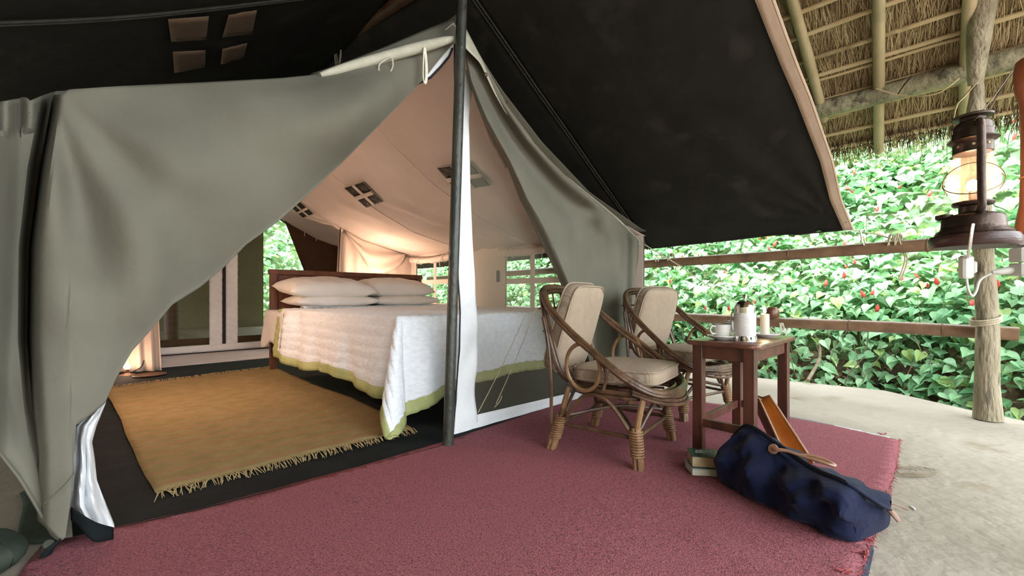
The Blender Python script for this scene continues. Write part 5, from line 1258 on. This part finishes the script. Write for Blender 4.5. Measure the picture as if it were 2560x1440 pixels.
# ================================================================== BOOKS
bd = math.atan2(-.10, 1.0)
def book(c, w, d, h, yaw, cov, pap, label):
    r = empty('book', c, yaw); tag(r, label, 'book', 'paperback books beside the table leg')
    MB().box((0, .002, h/2), (w-.004, d-.006, h-.006), None, .001).build('pages', pap, r, local=True, smooth=False)
    for z in (.0015, h-.0015): MB().box((0, 0, z), (w, d, .0028), None, .0008).build('cover', cov, r, local=True, smooth=False)
    MB().box((w/2, 0, h/2), (.003, d, h), None, .001).build('spine', cov, r, local=True, smooth=False)
    return r
bp0 = V((.768, 1.705, .014))
b1 = book(bp0, .115, .10, .030, bd-.0, 'cover_blue', 'paper_white', 'lower paperback with pale blue cover in the pile by the bag')
b2 = book(bp0+V((.006, .004, .030)), .11, .095, .046, bd-.10, 'cover_green', 'paper', 'thick upper paperback with dark green lettered cover in the pile by the bag')
def text(s, loc, size, parent, rz=0.0, name='lettering'):
    cu = bpy.data.curves.new(name, 'FONT'); cu.body = s; cu.size = size; cu.extrude = .0003; cu.resolution_u = 3; cu.space_character = 1.15
    o = bpy.data.objects.new('t', cu); COL.objects.link(o)
    dg = bpy.context.evaluated_depsgraph_get(); me = bpy.data.meshes.new_from_object(o.evaluated_get(dg)); bpy.data.objects.remove(o)
    me.materials.clear(); me.materials.append(M['print_pale']); q = bpy.data.objects.new(name, me); COL.objects.link(q)
    q.parent = parent; q.location = loc; q.rotation_euler = (0, 0, rz); return q
text('NELSON', (-.028, .014, .0465), .018, b2); text('DEMILLE', (-.034, -.006, .0465), .018, b2)

# ================================================================== LANTERN, SHELF, POST
LD = 1.0; lc = P(2432, 741, LD); lc.z = 0
lz = lambda y: H + (HY-y)/F*LD
lan = empty('hurricane_lantern', V((lc.x, lc.y, lz(588)))); tag(lan, 'old brown metal hurricane lantern with lit bulb at the right', 'lantern')
dirc = V((lc.x, lc.y, 0)).normalized(); side = V((-dirc.y, dirc.x, 0))
def LZ(prof, name, mt='lantern', seg=40): return MB().lathe([(r, lz(y)) for r, y in prof], lc, seg).build(name, mt, lan)
LZ([(0, 588), (.064, 588), (.066, 583), (.062, 578), (.056, 572), (.054, 566), (.053, 548), (.050, 541), (.042, 537), (.026, 533), (.012, 531), (0, 531)], 'tank')
LZ([(0, 531), (.024, 531), (.024, 517), (.034, 514), (.036, 509), (.034, 505), (.020, 505), (0, 505)], 'burner')
LZ([(.028, 506), (.040, 485), (.0455, 462), (.046, 450), (.041, 425), (.034, 400), (.031, 380)], 'glass_globe', 'glass')
LZ([(.032, 384), (.034, 383), (.034, 362), (.036, 358), (.044, 352), (.043, 350), (.036, 346), (.035, 330), (.033, 328), (.033, 314), (.029, 308), (.024, 304), (0, 304)], 'chimney_hood')
LZ([(.022, 304), (.022, 297), (.034, 295), (.035, 291), (.033, 289), (.012, 287), (0, 287)], 'chimney_cap')
for k in range(8):
    a = 2*PI*k/8; p = lc + V((math.cos(a)*.0346, math.sin(a)*.0346, lz(368))); MB().lathe([(0, .0006), (.0028, .0006), (.003, 0)], p, 8, frame(V((-math.sin(a), math.cos(a), 0)), V((math.cos(a), math.sin(a), 0)))).build('vent_hole', 'bulb_dim' if False else 'straw_light', lan)
dtube = (dirc + side*.24).normalized()
for s_ in (-1, 1):
    q = lambda r, y: lc + dtube*(s_*r) + V((0, 0, lz(y)))
    MB().tube([q(.030, 320), q(.045, 316), q(.054, 330), q(.056, 380), q(.056, 440), q(.058, 490), q(.060, 515), q(.056, 530), q(.042, 540)], .0075, 10, smooth=5, flat=.8).build('side_tube', 'lantern', lan)
# globe guard wires
for tilt in (.35, -.35):
    m = MB(); m.tube([lc + V((0, 0, lz(455))) + side*(math.cos(a)*.050) + dirc*(math.sin(a)*.050) + V((0, 0, math.sin(a)*.050*tilt*2)) for a in [2*PI*i/32 for i in range(32)]], .0011, 6, closed=True); m.build('guard_wire', 'wire', lan)
p_ = lc + side*.056*0 + V((0, 0, 0))
MB().lathe([(0, 0), (.012, 0), (.016, .004), (.016, .012), (.006, .014), (0, .014)], lc + side*.047 + dirc*(-.01) + V((0, 0, lz(546))), 16).build('filler_cap', 'lantern', lan)
# bail wires to the post
pp_ = P(2532, 176, 1.02)
for s_ in (-1, 1):
    a = lc + dirc*(s_*.040) + V((0, 0, lz(318))); MB().tube([a, (a+pp_)/2 + V((0, 0, -.004)), pp_], .0014, 6, smooth=4).build('bail_wire', 'wire', lan)
bz = lz(462); bc2 = lc + V((0, 0, bz)) 
MB().lathe([(0, -.016), (.008, -.012), (.011, 0), (.009, .010), (0, .015)], bc2 + dirc*.012, 16).build('bulb', 'bulb', lan)
MB().lathe([(.007, -.045), (.007, -.012), (0, -.012)], bc2 + dirc*.012, 12).build('bulb_holder', 'lantern', lan)
l_ = lamp(bc2, 2.0, (1.0, .66, .42), .012); l_.parent = lan; l_.location = bc2 - lan.location
l_.data.use_shadow = True
# wooden bracket shelf and post
shf_ = empty('lantern_bracket', V((1.23, 1.0, .83))); tag(shf_, 'round dark wooden shelf fixed to the carved post, carrying the lantern', 'shelf')
MB().lathe([(0, lz(618)), (.071, lz(618)), (.076, lz(612)), (.076, lz(596)), (.073, lz(589)), (0, lz(589))], lc, 40).build('shelf_board', 'lantern_wood', shf_)
MB().box(V((lc.x+.10, lc.y+.01, lz(602))), (.10, .05, .028), None, .003).build('bracket_arm', 'lantern_wood', shf_, smooth=False)
post = empty('carved_post', V((1.30, 1.02, 0))); tag(post, 'reddish brown wooden post cut off by the right edge, lit by the lantern', 'post')
m = MB(); xc = 1.268; pr_ = [(lz(640), .030), (lz(622), .044), (lz(600), .050), (lz(560), .046), (lz(500), .038), (lz(420), .036), (lz(300), .036), (lz(240), .038), (lz(200), .046), (lz(150), .048), (lz(125), .044), (lz(115), .030)]
m.lathe([(r, z) for z, r in pr_], (xc+.022, 1.03, 0), 24); m.build('turned_shaft', 'post_wood', post)
MB().lathe([(.0372, lz(432)), (.039, lz(430)), (.0372, lz(428))], (xc+.022, 1.03, 0), 24).build('brass_ring', 'leather_tan', post)
for z in (.95, 1.22): MB().box((1.42, 1.045, z), (.24, .035, .05), None, .003).build('rail_arm', 'post_wood', post, smooth=False)
MB().box((1.55, 1.05, .9), (.07, .07, 1.8), None, .004).build('upright', 'post_wood', post, smooth=False)
# sockets, plug and flex
sk = empty('wall_socket', V((1.21, .98, lz(655)))); tag(sk, 'white electric socket boxes on the post below the lantern shelf', 'socket')
for y0, y1 in ((620, 655), (658, 690)): MB().box(P(2566, (y0+y1)/2, .97), (.052, .03, (y1-y0)/F*.97), None, .003).build('socket_box', 'white_plastic', sk, smooth=False)
MB().tube([P(2540, 674, .975), P(2522, 676, .98), P(2500, 679, .985), P(2480, 681, .99)], [.007, .009, .008, .004], 10).build('cable_gland', 'white_plastic', sk)
sw = empty('inline_switch', P(2417, 668, 1.0)); tag(sw, 'white inline plug switch hanging on its flex below the lantern', 'switch')
MB().box(P(2415, 668, 1.0), (.026, .018, .054), None, .004).build('housing', 'white_plastic', sw, smooth=False)
MB().box(P(2434, 668, 1.0), (.010, .012, .028), None, .003).build('housing', 'white_plastic', sw, smooth=False)
for o_ in (-.0016, .0016):
    MB().tube([P(2433, 560, .95)+V((o_, 0, 0)), P(2428, 590, .925)+V((o_, 0, 0)), P(2424, 620, .945)+V((o_, 0, 0)), P(2419, 645, .99)+V((o_, 0, 0))], .0016, 6, smooth=5).build('flex', 'white_cord', sw)
MB().tube([P(2416, 694, 1.0), P(2420, 722, 1.0), P(2430, 740, 1.0), P(2440, 728, 1.0), P(2450, 700, 1.0), P(2478, 683, .99)], .0026, 7, smooth=6).build('flex', 'white_plastic', sw)
